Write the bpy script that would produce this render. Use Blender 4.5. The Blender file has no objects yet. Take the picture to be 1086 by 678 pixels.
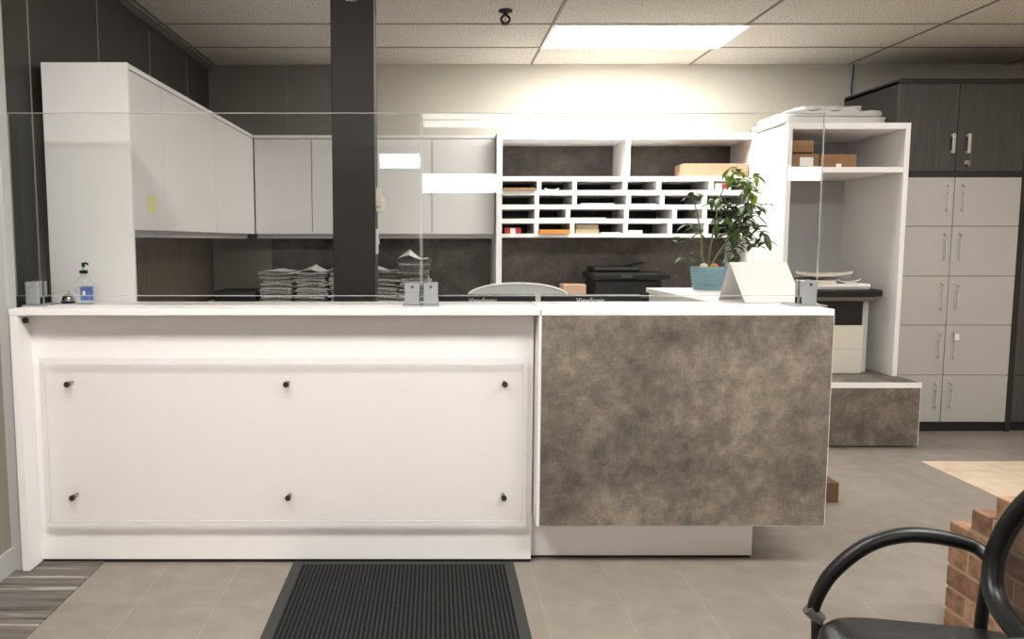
import bpy, bmesh, math, random
from mathutils import Vector, Matrix
random.seed(7)
PI = math.pi
scene = bpy.context.scene
COL = scene.collection

# ------------------------------------------------------------------ camera, world, exposure
PITCH = math.atan(84/850.0)
cam_data = bpy.data.cameras.new('camera')
cam = bpy.data.objects.new('camera', cam_data)
COL.objects.link(cam)
cam.location = (0, 0, 1.35)
cam.rotation_euler = (PI/2 - PITCH, 0, 0)
cam_data.sensor_fit = 'HORIZONTAL'
cam_data.sensor_width = 36.0
cam_data.lens = 36.0*850.0/1086.0
cam_data.shift_x = (543-462)/1086.0
cam_data.clip_start = 0.05
scene.camera = cam

world = bpy.data.worlds.new('world')
scene.world = world
world.use_nodes = True
world.node_tree.nodes['Background'].inputs[0].default_value = (1.0, 0.95, 0.88, 1)
world.node_tree.nodes['Background'].inputs[1].default_value = 0.35

scene.view_settings.view_transform = 'Standard'
scene.view_settings.look = 'None'
scene.view_settings.exposure = 0.5
scene.view_settings.gamma = 1.0
scene.view_settings.use_curve_mapping = False

LAMP_WORK = 20.0       # panel above the mailbox wall
LAMP_LOBBY = 24.0      # panels over the lobby
GLOW_PANES = 15.0      # daylight of added panes, placed for streaks in the glass
LAMP_FAR = 7.0          # the farther lobby row mirrored in the glass
LAMP_FILL = 6.5        # added fill panel over the copier corner, unseen above the frame
LAMP_COLOR = (1.0, 0.972, 0.93)

# ------------------------------------------------------------------ materials
def lin(c):
    return tuple((v/255/12.92 if v/255 <= 0.04045 else ((v/255+0.055)/1.055)**2.4) for v in c) + (1,)

def mat(name, rgb, rough=0.5, metal=0.0, spec=0.5, noise=0.0, nscale=30.0, bump=0.0, bscale=200.0, coat=0.0):
    m = bpy.data.materials.new(name)
    m.use_nodes = True
    nt = m.node_tree
    b = nt.nodes['Principled BSDF']
    b.inputs['Base Color'].default_value = lin(rgb)
    b.inputs['Roughness'].default_value = rough
    b.inputs['Metallic'].default_value = metal
    b.inputs['Specular IOR Level'].default_value = spec
    b.inputs['Coat Weight'].default_value = coat
    tc = nt.nodes.new('ShaderNodeTexCoord')
    if noise > 0:
        n = nt.nodes.new('ShaderNodeTexNoise')
        n.inputs['Scale'].default_value = nscale
        n.inputs['Detail'].default_value = 6
        nt.links.new(tc.outputs['Object'], n.inputs['Vector'])
        r = nt.nodes.new('ShaderNodeValToRGB')
        c = lin(rgb)
        r.color_ramp.elements[0].position = 0.3
        r.color_ramp.elements[1].position = 0.7
        r.color_ramp.elements[0].color = tuple(v*(1-noise) for v in c[:3])+(1,)
        r.color_ramp.elements[1].color = tuple(min(1, v*(1+noise)) for v in c[:3])+(1,)
        nt.links.new(n.outputs['Fac'], r.inputs['Fac'])
        nt.links.new(r.outputs['Color'], b.inputs['Base Color'])
    if bump > 0:
        n2 = nt.nodes.new('ShaderNodeTexNoise')
        n2.inputs['Scale'].default_value = bscale
        nt.links.new(tc.outputs['Object'], n2.inputs['Vector'])
        bp = nt.nodes.new('ShaderNodeBump')
        bp.inputs['Strength'].default_value = bump
        bp.inputs['Distance'].default_value = 0.002
        nt.links.new(n2.outputs['Fac'], bp.inputs['Height'])
        nt.links.new(bp.outputs['Normal'], b.inputs['Normal'])
    return m

def ramp(nt, stops):
    r = nt.nodes.new('ShaderNodeValToRGB')
    e = r.color_ramp.elements
    while len(e) < len(stops):
        e.new(0.5)
    for i, (p, c) in enumerate(stops):
        e[i].position = p
        e[i].color = lin(c)
    return r

def pos_node(nt, scale=(1, 1, 1), loc=(0, 0, 0), rot=(0, 0, 0)):
    g = nt.nodes.new('ShaderNodeNewGeometry')
    mp = nt.nodes.new('ShaderNodeMapping')
    mp.inputs['Scale'].default_value = scale
    mp.inputs['Location'].default_value = loc
    mp.inputs['Rotation'].default_value = rot
    nt.links.new(g.outputs['Position'], mp.inputs['Vector'])
    return mp

def stone_mat(name, dark, mid, light, rough=0.55):
    m = bpy.data.materials.new(name); m.use_nodes = True
    nt = m.node_tree; b = nt.nodes['Principled BSDF']
    mp = pos_node(nt)
    def nz(scale, detail, rough_):
        n = nt.nodes.new('ShaderNodeTexNoise')
        n.inputs['Scale'].default_value = scale
        n.inputs['Detail'].default_value = detail
        n.inputs['Roughness'].default_value = rough_
        n.inputs['Distortion'].default_value = 0.0
        nt.links.new(mp.outputs['Vector'], n.inputs['Vector'])
        return n
    a = nz(4.3, 10, 0.68); c = nz(15, 10, 0.8)
    mx = nt.nodes.new('ShaderNodeMix'); mx.data_type = 'FLOAT'
    mx.inputs[0].default_value = 0.46
    nt.links.new(a.outputs['Fac'], mx.inputs[2]); nt.links.new(c.outputs['Fac'], mx.inputs[3])
    # fine woven-looking hatch: short vertical and horizontal streaks
    def hatch(sc):
        q = pos_node(nt, sc)
        n = nt.nodes.new('ShaderNodeTexNoise'); n.inputs['Scale'].default_value = 1.0
        n.inputs['Detail'].default_value = 4; n.inputs['Roughness'].default_value = 0.7
        nt.links.new(q.outputs['Vector'], n.inputs['Vector'])
        return n
    h1 = hatch((160, 160, 28)); h2 = hatch((26, 26, 150))
    hm = nt.nodes.new('ShaderNodeMix'); hm.data_type = 'FLOAT'; hm.inputs[0].default_value = 0.5
    nt.links.new(h1.outputs['Fac'], hm.inputs[2]); nt.links.new(h2.outputs['Fac'], hm.inputs[3])
    mx2 = nt.nodes.new('ShaderNodeMix'); mx2.data_type = 'FLOAT'; mx2.inputs[0].default_value = 0.16
    nt.links.new(mx.outputs[0], mx2.inputs[2]); nt.links.new(hm.outputs[0], mx2.inputs[3])
    r = ramp(nt, [(0.39, dark), (0.5, mid), (0.61, light)])
    nt.links.new(mx2.outputs[0], r.inputs['Fac'])
    # fine dark pits
    d = nz(110, 4, 0.6)
    r2 = ramp(nt, [(0.30, (105, 95, 85)), (0.40, (255, 255, 255))])
    nt.links.new(d.outputs['Fac'], r2.inputs['Fac'])
    mu = nt.nodes.new('ShaderNodeMix'); mu.data_type = 'RGBA'; mu.blend_type = 'MULTIPLY'
    mu.inputs[0].default_value = 0.45
    nt.links.new(r.outputs['Color'], mu.inputs[6]); nt.links.new(r2.outputs['Color'], mu.inputs[7])
    nt.links.new(mu.outputs[2], b.inputs['Base Color'])
    b.inputs['Roughness'].default_value = rough
    return m

def grain_mat(name, dark, light, rough=0.5, vert=True):
    m = bpy.data.materials.new(name); m.use_nodes = True
    nt = m.node_tree; b = nt.nodes['Principled BSDF']
    mp = pos_node(nt, (22, 22, 1.3) if vert else (1.3, 22, 22))
    n = nt.nodes.new('ShaderNodeTexNoise')
    n.inputs['Scale'].default_value = 2.2; n.inputs['Detail'].default_value = 7; n.inputs['Roughness'].default_value = 0.65
    nt.links.new(mp.outputs['Vector'], n.inputs['Vector'])
    r = ramp(nt, [(0.32, dark), (0.68, light)])
    nt.links.new(n.outputs['Fac'], r.inputs['Fac'])
    nt.links.new(r.outputs['Color'], b.inputs['Base Color'])
    b.inputs['Roughness'].default_value = rough
    return m

def tile_mat(name, c1, c2, grout, w, h, loc, rough=0.45, mortar=0.0022):
    m = bpy.data.materials.new(name); m.use_nodes = True
    nt = m.node_tree; b = nt.nodes['Principled BSDF']
    mp = pos_node(nt, (1, 1, 1), loc)
    br = nt.nodes.new('ShaderNodeTexBrick')
    br.offset = 0.0; br.squash = 1.0
    br.inputs['Scale'].default_value = 1.0
    br.inputs['Brick Width'].default_value = w
    br.inputs['Row Height'].default_value = h
    br.inputs['Mortar Size'].default_value = mortar
    br.inputs['Mortar Smooth'].default_value = 0.1
    br.inputs['Color1'].default_value = lin(c1)
    br.inputs['Color2'].default_value = lin(c2)
    br.inputs['Mortar'].default_value = lin(grout)
    nt.links.new(mp.outputs['Vector'], br.inputs['Vector'])
    n = nt.nodes.new('ShaderNodeTexNoise'); n.inputs['Scale'].default_value = 9; n.inputs['Detail'].default_value = 8
    nt.links.new(mp.outputs['Vector'], n.inputs['Vector'])
    r = ramp(nt, [(0.3, (232, 232, 232)), (0.7, (255, 255, 255))])
    nt.links.new(n.outputs['Fac'], r.inputs['Fac'])
    mu = nt.nodes.new('ShaderNodeMix'); mu.data_type = 'RGBA'; mu.blend_type = 'MULTIPLY'; mu.inputs[0].default_value = 1
    nt.links.new(br.outputs['Color'], mu.inputs[6]); nt.links.new(r.outputs['Color'], mu.inputs[7])
    nt.links.new(mu.outputs[2], b.inputs['Base Color'])
    b.inputs['Roughness'].default_value = rough
    return m

def ceiling_mat():
    m = bpy.data.materials.new('ceiling_tile'); m.use_nodes = True
    nt = m.node_tree; b = nt.nodes['Principled BSDF']
    mp = pos_node(nt)
    n = nt.nodes.new('ShaderNodeTexNoise'); n.inputs['Scale'].default_value = 110; n.inputs['Detail'].default_value = 3
    nt.links.new(mp.outputs['Vector'], n.inputs['Vector'])
    r = ramp(nt, [(0.33, (140, 134, 124)), (0.47, (212, 207, 198)), (0.75, (222, 218, 209))])
    nt.links.new(n.outputs['Fac'], r.inputs['Fac'])
    nt.links.new(r.outputs['Color'], b.inputs['Base Color'])
    b.inputs['Roughness'].default_value = 0.95
    b.inputs['Specular IOR Level'].default_value = 0.1
    return m

def carpet_mat():
    m = bpy.data.materials.new('striped_carpet'); m.use_nodes = True
    nt = m.node_tree; b = nt.nodes['Principled BSDF']
    mp = pos_node(nt, (0.7, 17, 1))
    n = nt.nodes.new('ShaderNodeTexNoise'); n.inputs['Scale'].default_value = 1.6; n.inputs['Detail'].default_value = 5; n.inputs['Roughness'].default_value = 0.7
    nt.links.new(mp.outputs['Vector'], n.inputs['Vector'])
    r = ramp(nt, [(0.34, (76, 72, 69)), (0.46, (112, 107, 101)), (0.57, (124, 118, 111)), (0.64, (176, 171, 163))])
    nt.links.new(n.outputs['Fac'], r.inputs['Fac'])
    nt.links.new(r.outputs['Color'], b.inputs['Base Color'])
    b.inputs['Roughness'].default_value = 1.0
    b.inputs['Specular IOR Level'].default_value = 0.05
    return m

def ribbed_mat():
    m = bpy.data.materials.new('ribbed_mat'); m.use_nodes = True
    nt = m.node_tree; b = nt.nodes['Principled BSDF']
    mp = pos_node(nt)
    w = nt.nodes.new('ShaderNodeTexWave'); w.wave_type = 'BANDS'; w.bands_direction = 'X'
    w.inputs['Scale'].default_value = 19.0; w.inputs['Distortion'].default_value = 0.25; w.inputs['Detail'].default_value = 2; w.inputs['Detail Scale'].default_value = 6
    nt.links.new(mp.outputs['Vector'], w.inputs['Vector'])
    w2 = nt.nodes.new('ShaderNodeTexNoise'); w2.inputs['Scale'].default_value = 130
    nt.links.new(mp.outputs['Vector'], w2.inputs['Vector'])
    mx = nt.nodes.new('ShaderNodeMath'); mx.operation = 'MULTIPLY'
    nt.links.new(w.outputs['Fac'], mx.inputs[0]); nt.links.new(w2.outputs['Fac'], mx.inputs[1])
    r = ramp(nt, [(0.10, (27, 28, 28)), (0.55, (60, 61, 60))])
    nt.links.new(mx.outputs[0], r.inputs['Fac'])
    nt.links.new(r.outputs['Color'], b.inputs['Base Color'])
    bp = nt.nodes.new('ShaderNodeBump'); bp.inputs['Strength'].default_value = 0.6; bp.inputs['Distance'].default_value = 0.004
    nt.links.new(w.outputs['Fac'], bp.inputs['Height'])
    nt.links.new(bp.outputs['Normal'], b.inputs['Normal'])
    b.inputs['Roughness'].default_value = 0.95
    b.inputs['Specular IOR Level'].default_value = 0.1
    return m

def glass_mat(name, tint=(1, 1, 1, 1), ior=1.5):
    m = bpy.data.materials.new(name); m.use_nodes = True
    nt = m.node_tree
    nt.nodes.remove(nt.nodes['Principled BSDF'])
    out = nt.nodes['Material Output']
    t = nt.nodes.new('ShaderNodeBsdfTransparent'); t.inputs[0].default_value = tint
    g = nt.nodes.new('ShaderNodeBsdfGlossy'); g.inputs['Roughness'].default_value = 0.0
    f = nt.nodes.new('ShaderNodeFresnel'); f.inputs['IOR'].default_value = ior
    mx = nt.nodes.new('ShaderNodeMixShader')
    nt.links.new(f.outputs[0], mx.inputs[0]); nt.links.new(t.outputs[0], mx.inputs[1]); nt.links.new(g.outputs[0], mx.inputs[2])
    nt.links.new(mx.outputs[0], out.inputs['Surface'])
    return m

def see_through(name, rgb, amount, rough=0.5, grid=0):
    """principled surface mixed with transparency (mesh fabric, frosted sheet)"""
    m = mat(name, rgb, rough)
    nt = m.node_tree; b = nt.nodes['Principled BSDF']; out = nt.nodes['Material Output']
    t = nt.nodes.new('ShaderNodeBsdfTransparent')
    mx = nt.nodes.new('ShaderNodeMixShader'); mx.inputs[0].default_value = amount
    nt.links.new(b.outputs[0], mx.inputs[1]); nt.links.new(t.outputs[0], mx.inputs[2])
    nt.links.new(mx.outputs[0], out.inputs['Surface'])
    return m

def emit(name, color, strength):
    m = bpy.data.materials.new(name); m.use_nodes = True
    nt = m.node_tree
    nt.nodes.remove(nt.nodes['Principled BSDF'])
    e = nt.nodes.new('ShaderNodeEmission')
    e.inputs[0].default_value = tuple(color)+(1,); e.inputs[1].default_value = strength
    nt.links.new(e.outputs[0], nt.nodes['Material Output'].inputs['Surface'])
    return m

M = {}
M['white'] = mat('white_laminate', (247, 244, 242), 0.42)
M['white_panel'] = mat('white_panel', (246, 243, 242), 0.4)
M['door_white'] = mat('door_white', (234, 232, 231), 0.42)
M['acrylic'] = see_through('acrylic_sheet', (250, 246, 247), 0.8, 0.25)
M['acrylic_edge'] = see_through('acrylic_edge', (252, 250, 250), 0.55, 0.25)
M['stone'] = stone_mat('stone_laminate', (76, 69, 61), (111, 103, 93), (152, 140, 123))
M['dark_stone'] = stone_mat('dark_stone_laminate', (58, 51, 46), (86, 78, 71), (112, 103, 94), 0.4)
M['dark_wood'] = grain_mat('dark_wood', (62, 60, 58), (80, 78, 76))
M['dark_edge'] = mat('dark_edge', (42, 40, 39), 0.5)
M['locker_gray'] = mat('locker_gray', (188, 185, 180), 0.45)
M['cab_gray'] = mat('cabinet_gray', (190, 190, 190), 0.5)
M['wall_dark'] = mat('wall_dark', (62, 60, 56), 0.6)
M['wall_cream'] = mat('wall_cream', (205, 200, 188), 0.85, bump=0.1)
M['wall_beige'] = mat('wall_beige', (150, 141, 132), 0.8)
M['wall_rear'] = mat('wall_rear_dark', (88, 82, 76), 0.8)
M['trim_gray'] = mat('trim_gray', (188, 188, 185), 0.5)
M['seam'] = mat('seam_metal', (150, 148, 142), 0.4)
M['column'] = mat('column_brown', (27, 21, 15), 0.55, noise=0.06, nscale=8)
M['column_side'] = mat('column_side', (92, 84, 74), 0.55)
M['ceiling'] = ceiling_mat()
M['grid'] = mat('ceiling_grid', (128, 122, 112), 0.7)
M['floor'] = tile_mat('floor_tile', (152, 143, 133), (147, 138, 128), (164, 154, 142), 0.302, 0.604, (-0.394, -2.884, 0))
M['beige_tile'] = tile_mat('beige_tile', (228, 208, 184), (224, 203, 178), (188, 166, 140), 0.45, 0.45, (-0.20, -0.10, 0), mortar=0.003)
M['carpet'] = carpet_mat()
M['ribbed'] = ribbed_mat()
M['rubber'] = mat('rubber_edge', (54, 55, 54), 0.8)
M['black'] = mat('black_plastic', (13, 13, 14), 0.4)
M['black_matte'] = mat('black_matte', (26, 26, 27), 0.7)
M['black_leather'] = mat('black_leather', (15, 15, 15), 0.38, bump=0.35, bscale=260)
M['chrome'] = mat('chrome', (200, 198, 192), 0.22, 1.0)
M['steel'] = mat('brushed_steel', (178, 176, 172), 0.35, 1.0)
M['dark_steel'] = mat('dark_steel', (92, 84, 76), 0.35, 0.9)
M['bracket'] = mat('bracket_metal', (104, 105, 106), 0.4, 0.3)
M['handle'] = mat('handle_metal', (214, 212, 206), 0.3, 0.45)
M['clamp'] = mat('clamp_metal', (172, 175, 178), 0.42, 0.55)
M['glass'] = glass_mat('glass_pane', (0.985, 0.99, 0.985, 1), 1.43)
M['glass_edge'] = see_through('glass_edge', (205, 210, 204), 0.45, 0.3)
M['clear'] = see_through('clear_plastic', (240, 243, 245), 0.72, 0.12)
M['paper'] = mat('paper', (247, 245, 241), 0.8)
M['paper_cream'] = mat('paper_cream', (222, 214, 196), 0.8)
M['news'] = mat('newsprint', (200, 197, 194), 0.9, noise=0.35, nscale=45)
M['news_mid'] = mat('newsprint_mid', (168, 165, 162), 0.9, noise=0.4, nscale=60)
M['news_dark'] = mat('newsprint_dark', (132, 130, 128), 0.9, noise=0.4, nscale=45)
M['yellow_paper'] = mat('yellow_paper', (196, 186, 130), 0.8)
M['tan'] = mat('tan_envelope', (178, 140, 96), 0.8)
M['orange'] = mat('orange_envelope', (228, 150, 70), 0.7)
M['card'] = mat('cardboard', (150, 114, 80), 0.85, noise=0.08, nscale=20)
M['card_light'] = mat('cardboard_light', (190, 158, 130), 0.85, noise=0.06, nscale=20)
M['card_dark'] = mat('cardboard_dark', (146, 104, 62), 0.85, noise=0.1, nscale=20)
M['red'] = mat('red_print', (190, 52, 50), 0.6)
M['blue'] = mat('blue_label', (92, 120, 190), 0.5, noise=0.25, nscale=60)
M['blue_cable'] = mat('blue_cable', (62, 72, 130), 0.5)
M['pot'] = mat('pot_blue', (138, 170, 181), 0.5)
M['soil'] = mat('soil', (70, 54, 42), 0.95, noise=0.3, nscale=60)
M['stem'] = mat('plant_stem', (112, 118, 70), 0.7)
M['leaf'] = mat('leaf_green', (66, 92, 44), 0.45, noise=0.3, nscale=9)
M['leaf_bright'] = mat('leaf_bright_green', (128, 164, 62), 0.45, noise=0.25, nscale=9)
M['pebble_white'] = mat('pebble_white', (238, 222, 200), 0.5)
M['pebble_orange'] = mat('pebble_orange', (222, 160, 96), 0.5)
M['note'] = mat('sticky_yellow', (238, 232, 160), 0.8)
M['wrap'] = mat('plastic_wrap', (190, 188, 185), 0.2, bump=1.0, bscale=60)
M['copier_white'] = mat('copier_white', (222, 216, 202), 0.5)
M['wood'] = mat('raw_wood', (100, 76, 52), 0.8, noise=0.15, nscale=25)
M['brick'] = None
M['brown_grain'] = grain_mat('brown_grain', (58, 48, 40), (98, 85, 71))
M['charcoal'] = mat('pigeonhole_shade', (30, 30, 33), 0.6)  # near-black colour holds the shade of the pigeonhole recesses
M['wall_panel'] = mat('gray_wall_panel', (132, 129, 122), 0.6)
M['wall_trim'] = mat('wall_trim', (94, 94, 88), 0.6)
M['mortar'] = mat('mortar', (186, 162, 136), 0.95, bump=0.5, bscale=300)
M['mesh_gray'] = see_through('mesh_fabric_gray', (230, 230, 227), 0.10, 0.8)
M['frame_gray'] = mat('chair_frame_gray', (235, 235, 232), 0.5)
M['mesh_black'] = see_through('mesh_fabric_black', (22, 22, 23), 0.55, 0.8)
M['lettering'] = mat('white_lettering', (225, 225, 225), 0.5)
M['diff_work'] = emit('lamp_diffuser_work', LAMP_COLOR, LAMP_WORK)
M['diff_lobby'] = emit('lamp_diffuser_lobby', LAMP_COLOR, LAMP_LOBBY)
M['diff_far'] = emit('lamp_diffuser_far', LAMP_COLOR, LAMP_FAR)
M['diff_fill'] = emit('fill_diffuser', LAMP_COLOR, LAMP_FILL)
M['glow'] = emit('glow_pane', (0.95, 0.98, 1.0), GLOW_PANES)

def brick_mat():
    m = bpy.data.materials.new('brick'); m.use_nodes = True
    nt = m.node_tree; b = nt.nodes['Principled BSDF']
    g = nt.nodes.new('ShaderNodeNewGeometry')
    mp = pos_node(nt)
    n = nt.nodes.new('ShaderNodeTexNoise'); n.inputs['Scale'].default_value = 22; n.inputs['Detail'].default_value = 8; n.inputs['Roughness'].default_value = 0.7
    nt.links.new(mp.outputs['Vector'], n.inputs['Vector'])
    r1 = ramp(nt, [(0.0, (196, 160, 132)), (0.5, (178, 140, 112)), (1.0, (148, 114, 94))])
    nt.links.new(g.outputs['Random Per Island'], r1.inputs['Fac'])
    r2 = ramp(nt, [(0.3, (150, 140, 132)), (0.55, (235, 230, 225)), (0.75, (255, 255, 255))])
    nt.links.new(n.outputs['Fac'], r2.inputs['Fac'])
    mu = nt.nodes.new('ShaderNodeMix'); mu.data_type = 'RGBA'; mu.blend_type = 'MULTIPLY'; mu.inputs[0].default_value = 1
    nt.links.new(r1.outputs['Color'], mu.inputs[6]); nt.links.new(r2.outputs['Color'], mu.inputs[7])
    nt.links.new(mu.outputs[2], b.inputs['Base Color'])
    bp = nt.nodes.new('ShaderNodeBump'); bp.inputs['Strength'].default_value = 0.6; bp.inputs['Distance'].default_value = 0.004
    nt.links.new(n.outputs['Fac'], bp.inputs['Height']); nt.links.new(bp.outputs['Normal'], b.inputs['Normal'])
    b.inputs['Roughness'].default_value = 0.9
    return m
M['brick'] = brick_mat()

# ------------------------------------------------------------------ mesh helpers
def BM():
    return bmesh.new()

def bx(bm, x0, x1, y0, y1, z0, z1, bev=0.0, seg=1):
    r = bmesh.ops.create_cube(bm, size=1.0)
    vs = r['verts']
    for v in vs:
        v.co = Vector(((x0+x1)/2+v.co.x*(x1-x0), (y0+y1)/2+v.co.y*(y1-y0), (z0+z1)/2+v.co.z*(z1-z0)))
    if bev > 0:
        es = list({e for v in vs for e in v.link_edges})
        bmesh.ops.bevel(bm, geom=es, offset=bev, segments=seg, profile=0.5, affect='EDGES')
    return bm

def frames(pts, closed):
    n = len(pts); out = []
    up = Vector((0, 0, 1)); prev = None
    for i in range(n):
        if closed:
            t = pts[(i+1) % n]-pts[i-1]
        else:
            t = pts[min(i+1, n-1)]-pts[max(i-1, 0)]
        t.normalize()
        if prev is None:
            a = up if abs(t.dot(up)) < 0.9 else Vector((1, 0, 0))
            u = a-t*a.dot(t)
        else:
            u = prev-t*prev.dot(t)
        u.normalize(); prev = u
        out.append((u, t.cross(u)))
    return out

def tube(bm, pts, r, n=10, closed=False, flat=1.0):
    pts = [Vector(p) for p in pts]
    rs = r if isinstance(r, (list, tuple)) else [r]*len(pts)
    fr = frames(pts, closed)
    rings = []
    for p, (u, w), rr in zip(pts, fr, rs):
        rings.append([bm.verts.new(p+u*math.cos(2*PI*k/n)*rr+w*math.sin(2*PI*k/n)*rr*flat) for k in range(n)])
    m = len(rings)
    for i in range(m if closed else m-1):
        a, b = rings[i], rings[(i+1) % m]
        for k in range(n):
            bm.faces.new((a[k], a[(k+1) % n], b[(k+1) % n], b[k]))
    if not closed:
        bm.faces.new(rings[0][::-1]); bm.faces.new(rings[-1])
    return bm

def smooth_path(pts, sub=6, closed=False):
    pts = [Vector(p) for p in pts]; n = len(pts); out = []
    rng = n if closed else n-1
    for i in range(rng):
        if closed:
            p0, p1, p2, p3 = pts[i-1], pts[i], pts[(i+1) % n], pts[(i+2) % n]
        else:
            p0, p1, p2, p3 = pts[max(i-1, 0)], pts[i], pts[i+1], pts[min(i+2, n-1)]
        for k in range(sub):
            t = k/sub
            out.append(0.5*((2*p1)+(p2-p0)*t+(2*p0-5*p1+4*p2-p3)*t*t+(3*p1-p0-3*p2+p3)*t**3))
    if not closed:
        out.append(pts[-1])
    return out

def lathe(bm, prof, cx, cy, n=28, sx=1.0, sy=1.0):
    rings = []
    for r, z in prof:
        if r < 1e-6:
            rings.append([bm.verts.new((cx, cy, z))])
        else:
            rings.append([bm.verts.new((cx+r*sx*math.cos(2*PI*k/n), cy+r*sy*math.sin(2*PI*k/n), z)) for k in range(n)])
    for a, b in zip(rings, rings[1:]):
        for k in range(n):
            if len(a) == 1 and len(b) == 1:
                continue
            if len(a) == 1:
                bm.faces.new((a[0], b[(k+1) % n], b[k]))
            elif len(b) == 1:
                bm.faces.new((a[k], a[(k+1) % n], b[0]))
            else:
                bm.faces.new((a[k], a[(k+1) % n], b[(k+1) % n], b[k]))
    if len(rings[0]) > 1:
        bm.faces.new(rings[0][::-1])
    if len(rings[-1]) > 1:
        bm.faces.new(rings[-1])
    return bm

def sheet(bm, x0, x1, y0, y1, fn, t=0.002, nx=10, ny=8):
    """a thin solid sheet whose height is fn(u, v)"""
    top = {}; bot = {}
    for i in range(nx+1):
        for j in range(ny+1):
            u, v = i/nx, j/ny
            x = x0+(x1-x0)*u; y = y0+(y1-y0)*v; z = fn(u, v)
            top[i, j] = bm.verts.new((x, y, z+t)); bot[i, j] = bm.verts.new((x, y, z))
    for i in range(nx):
        for j in range(ny):
            bm.faces.new((top[i, j], top[i+1, j], top[i+1, j+1], top[i, j+1]))
            bm.faces.new((bot[i, j], bot[i, j+1], bot[i+1, j+1], bot[i+1, j]))
    for i in range(nx):
        bm.faces.new((bot[i, 0], bot[i+1, 0], top[i+1, 0], top[i, 0]))
        bm.faces.new((top[i, ny], top[i+1, ny], bot[i+1, ny], bot[i, ny]))
    for j in range(ny):
        bm.faces.new((bot[0, j+1], bot[0, j], top[0, j], top[0, j+1]))
        bm.faces.new((bot[nx, j], bot[nx, j+1], top[nx, j+1], top[nx, j]))
    return bm

ORI = {}
def finish(name, bm, material, smooth):
    bmesh.ops.recalc_face_normals(bm, faces=bm.faces[:])
    me = bpy.data.meshes.new(name)
    bm.to_mesh(me); bm.free()
    me.materials.append(material)
    if smooth:
        me.shade_smooth() if smooth == 'all' else me.shade_auto(math.radians(40)) if hasattr(me, 'shade_auto') else None
        if smooth != 'all':
            me.shade_smooth()
            try:
                me.set_sharp_from_angle(angle=math.radians(40))
            except Exception:
                pass
    return me

def tag(o, label, cat, group=None, kind=None):
    o['label'] = label; o['category'] = cat
    if group: o['group'] = group
    if kind: o['kind'] = kind
    return o

def thing(name, label, cat, loc, rot=0.0, group=None):
    o = bpy.data.objects.new(name, None); COL.objects.link(o)
    o.empty_display_size = 0.05
    o.location = loc; o.rotation_euler = (0, 0, rot)
    ORI[o.name] = Vector(loc)
    return tag(o, label, cat, group)

def part(name, bm, material, parent, label=None, smooth=False, kind=None):
    """mesh given in world coordinates, stored relative to its thing's base"""
    org = ORI[parent.name]
    for v in bm.verts:
        v.co -= org
    o = bpy.data.objects.new(name, finish(name, bm, material, smooth)); COL.objects.link(o)
    o.parent = parent
    ORI[o.name] = org
    if label: o['label'] = label
    if kind: o['kind'] = kind
    return o

def solo(name, label, cat, bm, material, loc, group=None, smooth=False, kind=None):
    loc = Vector(loc)
    for v in bm.verts:
        v.co -= loc
    o = bpy.data.objects.new(name, finish(name, bm, material, smooth)); COL.objects.link(o)
    o.location = loc
    ORI[o.name] = loc
    return tag(o, label, cat, group, kind)

def struct(name, bm, material, parent=None, smooth=False):
    o = bpy.data.objects.new(name, finish(name, bm, material, smooth)); COL.objects.link(o)
    if parent: o.parent = parent
    o['kind'] = 'structure'
    ORI[o.name] = Vector((0, 0, 0))
    return o

def dup(root, loc, rotz=None, label=None, group=None):
    r = root.copy(); COL.objects.link(r); r.location = loc
    if rotz is not None: r.rotation_euler = (r.rotation_euler[0], r.rotation_euler[1], rotz)
    if label: r['label'] = label
    if group: r['group'] = group
    for ch in list(root.children):
        c = ch.copy(); COL.objects.link(c); c.parent = r
        for g in list(ch.children):
            d = g.copy(); COL.objects.link(d); d.parent = c
    ORI[r.name] = Vector(loc)
    return r

# ------------------------------------------------------------------ room shell
XL, YB, ZC = -1.75, 6.33, 2.70          # left wall, back wall, ceiling height
XR, YR = 6.5, -5.0                      # unseen right and rear walls

bm = BM(); bx(bm, -1.95, XR, YR, YB, -0.05, 0.0); struct('floor', bm, M['floor'])
bm = BM(); bx(bm, -1.75, -1.395, YR, 4.2, 0.0, 0.004); struct('floor_carpet', bm, M['carpet'])
bm = BM(); bx(bm, 2.97, XR, YR, 4.80, 0.0, 0.003); struct('floor_beige_tile', bm, M['beige_tile'])

bm = BM(); bx(bm, -1.95, XR, YR, YB, ZC, ZC+0.05)
ceil = struct('ceiling', bm, M['ceiling'])
bm = BM()
gx = [0.735+1.22*k for k in range(-2, 5)]
gy = [5.787-0.614*k for k in range(-0, 18)]
for x in gx:
    if XL < x < XR: bx(bm, x-0.009, x+0.009, YR, YB, ZC-0.005, ZC+0.001)
for y in gy:
    if YR < y < YB: bx(bm, XL, XR, y-0.007, y+0.007, ZC-0.004, ZC+0.001)
struct('ceiling_grid', bm, M['grid'], ceil)

bm = BM(); bx(bm, -1.95, XL, 3.24, YB, 0, ZC); wl = struct('wall_left', bm, M['wall_dark'])
bm = BM()
for y in (3.545, 4.272, 5.033, 5.783):
    bx(bm, XL-0.001, XL+0.003, y-0.004, y+0.004, 0, ZC-0.08)
struct('wall_seam', bm, M['seam'], wl)
bm = BM(); bx(bm, -1.95, -1.735, YR, 3.17, 0, ZC); struct('wall_left_lobby', bm, M['wall_beige'])
bm = BM(); bx(bm, -1.95, -1.697, 3.17, 3.24, 0, ZC, 0.004); struct('trim_1', bm, M['trim_gray'])
bm = BM(); bx(bm, XL, XL+0.022, 3.24, YB, ZC-0.05, ZC-0.005); struct('trim_2', bm, M['wall_trim'])
bm = BM(); bx(bm, -1.735, -1.722, YR, 3.17, 0.004, 0.10); struct('baseboard_left', bm, M['trim_gray'])

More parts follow.
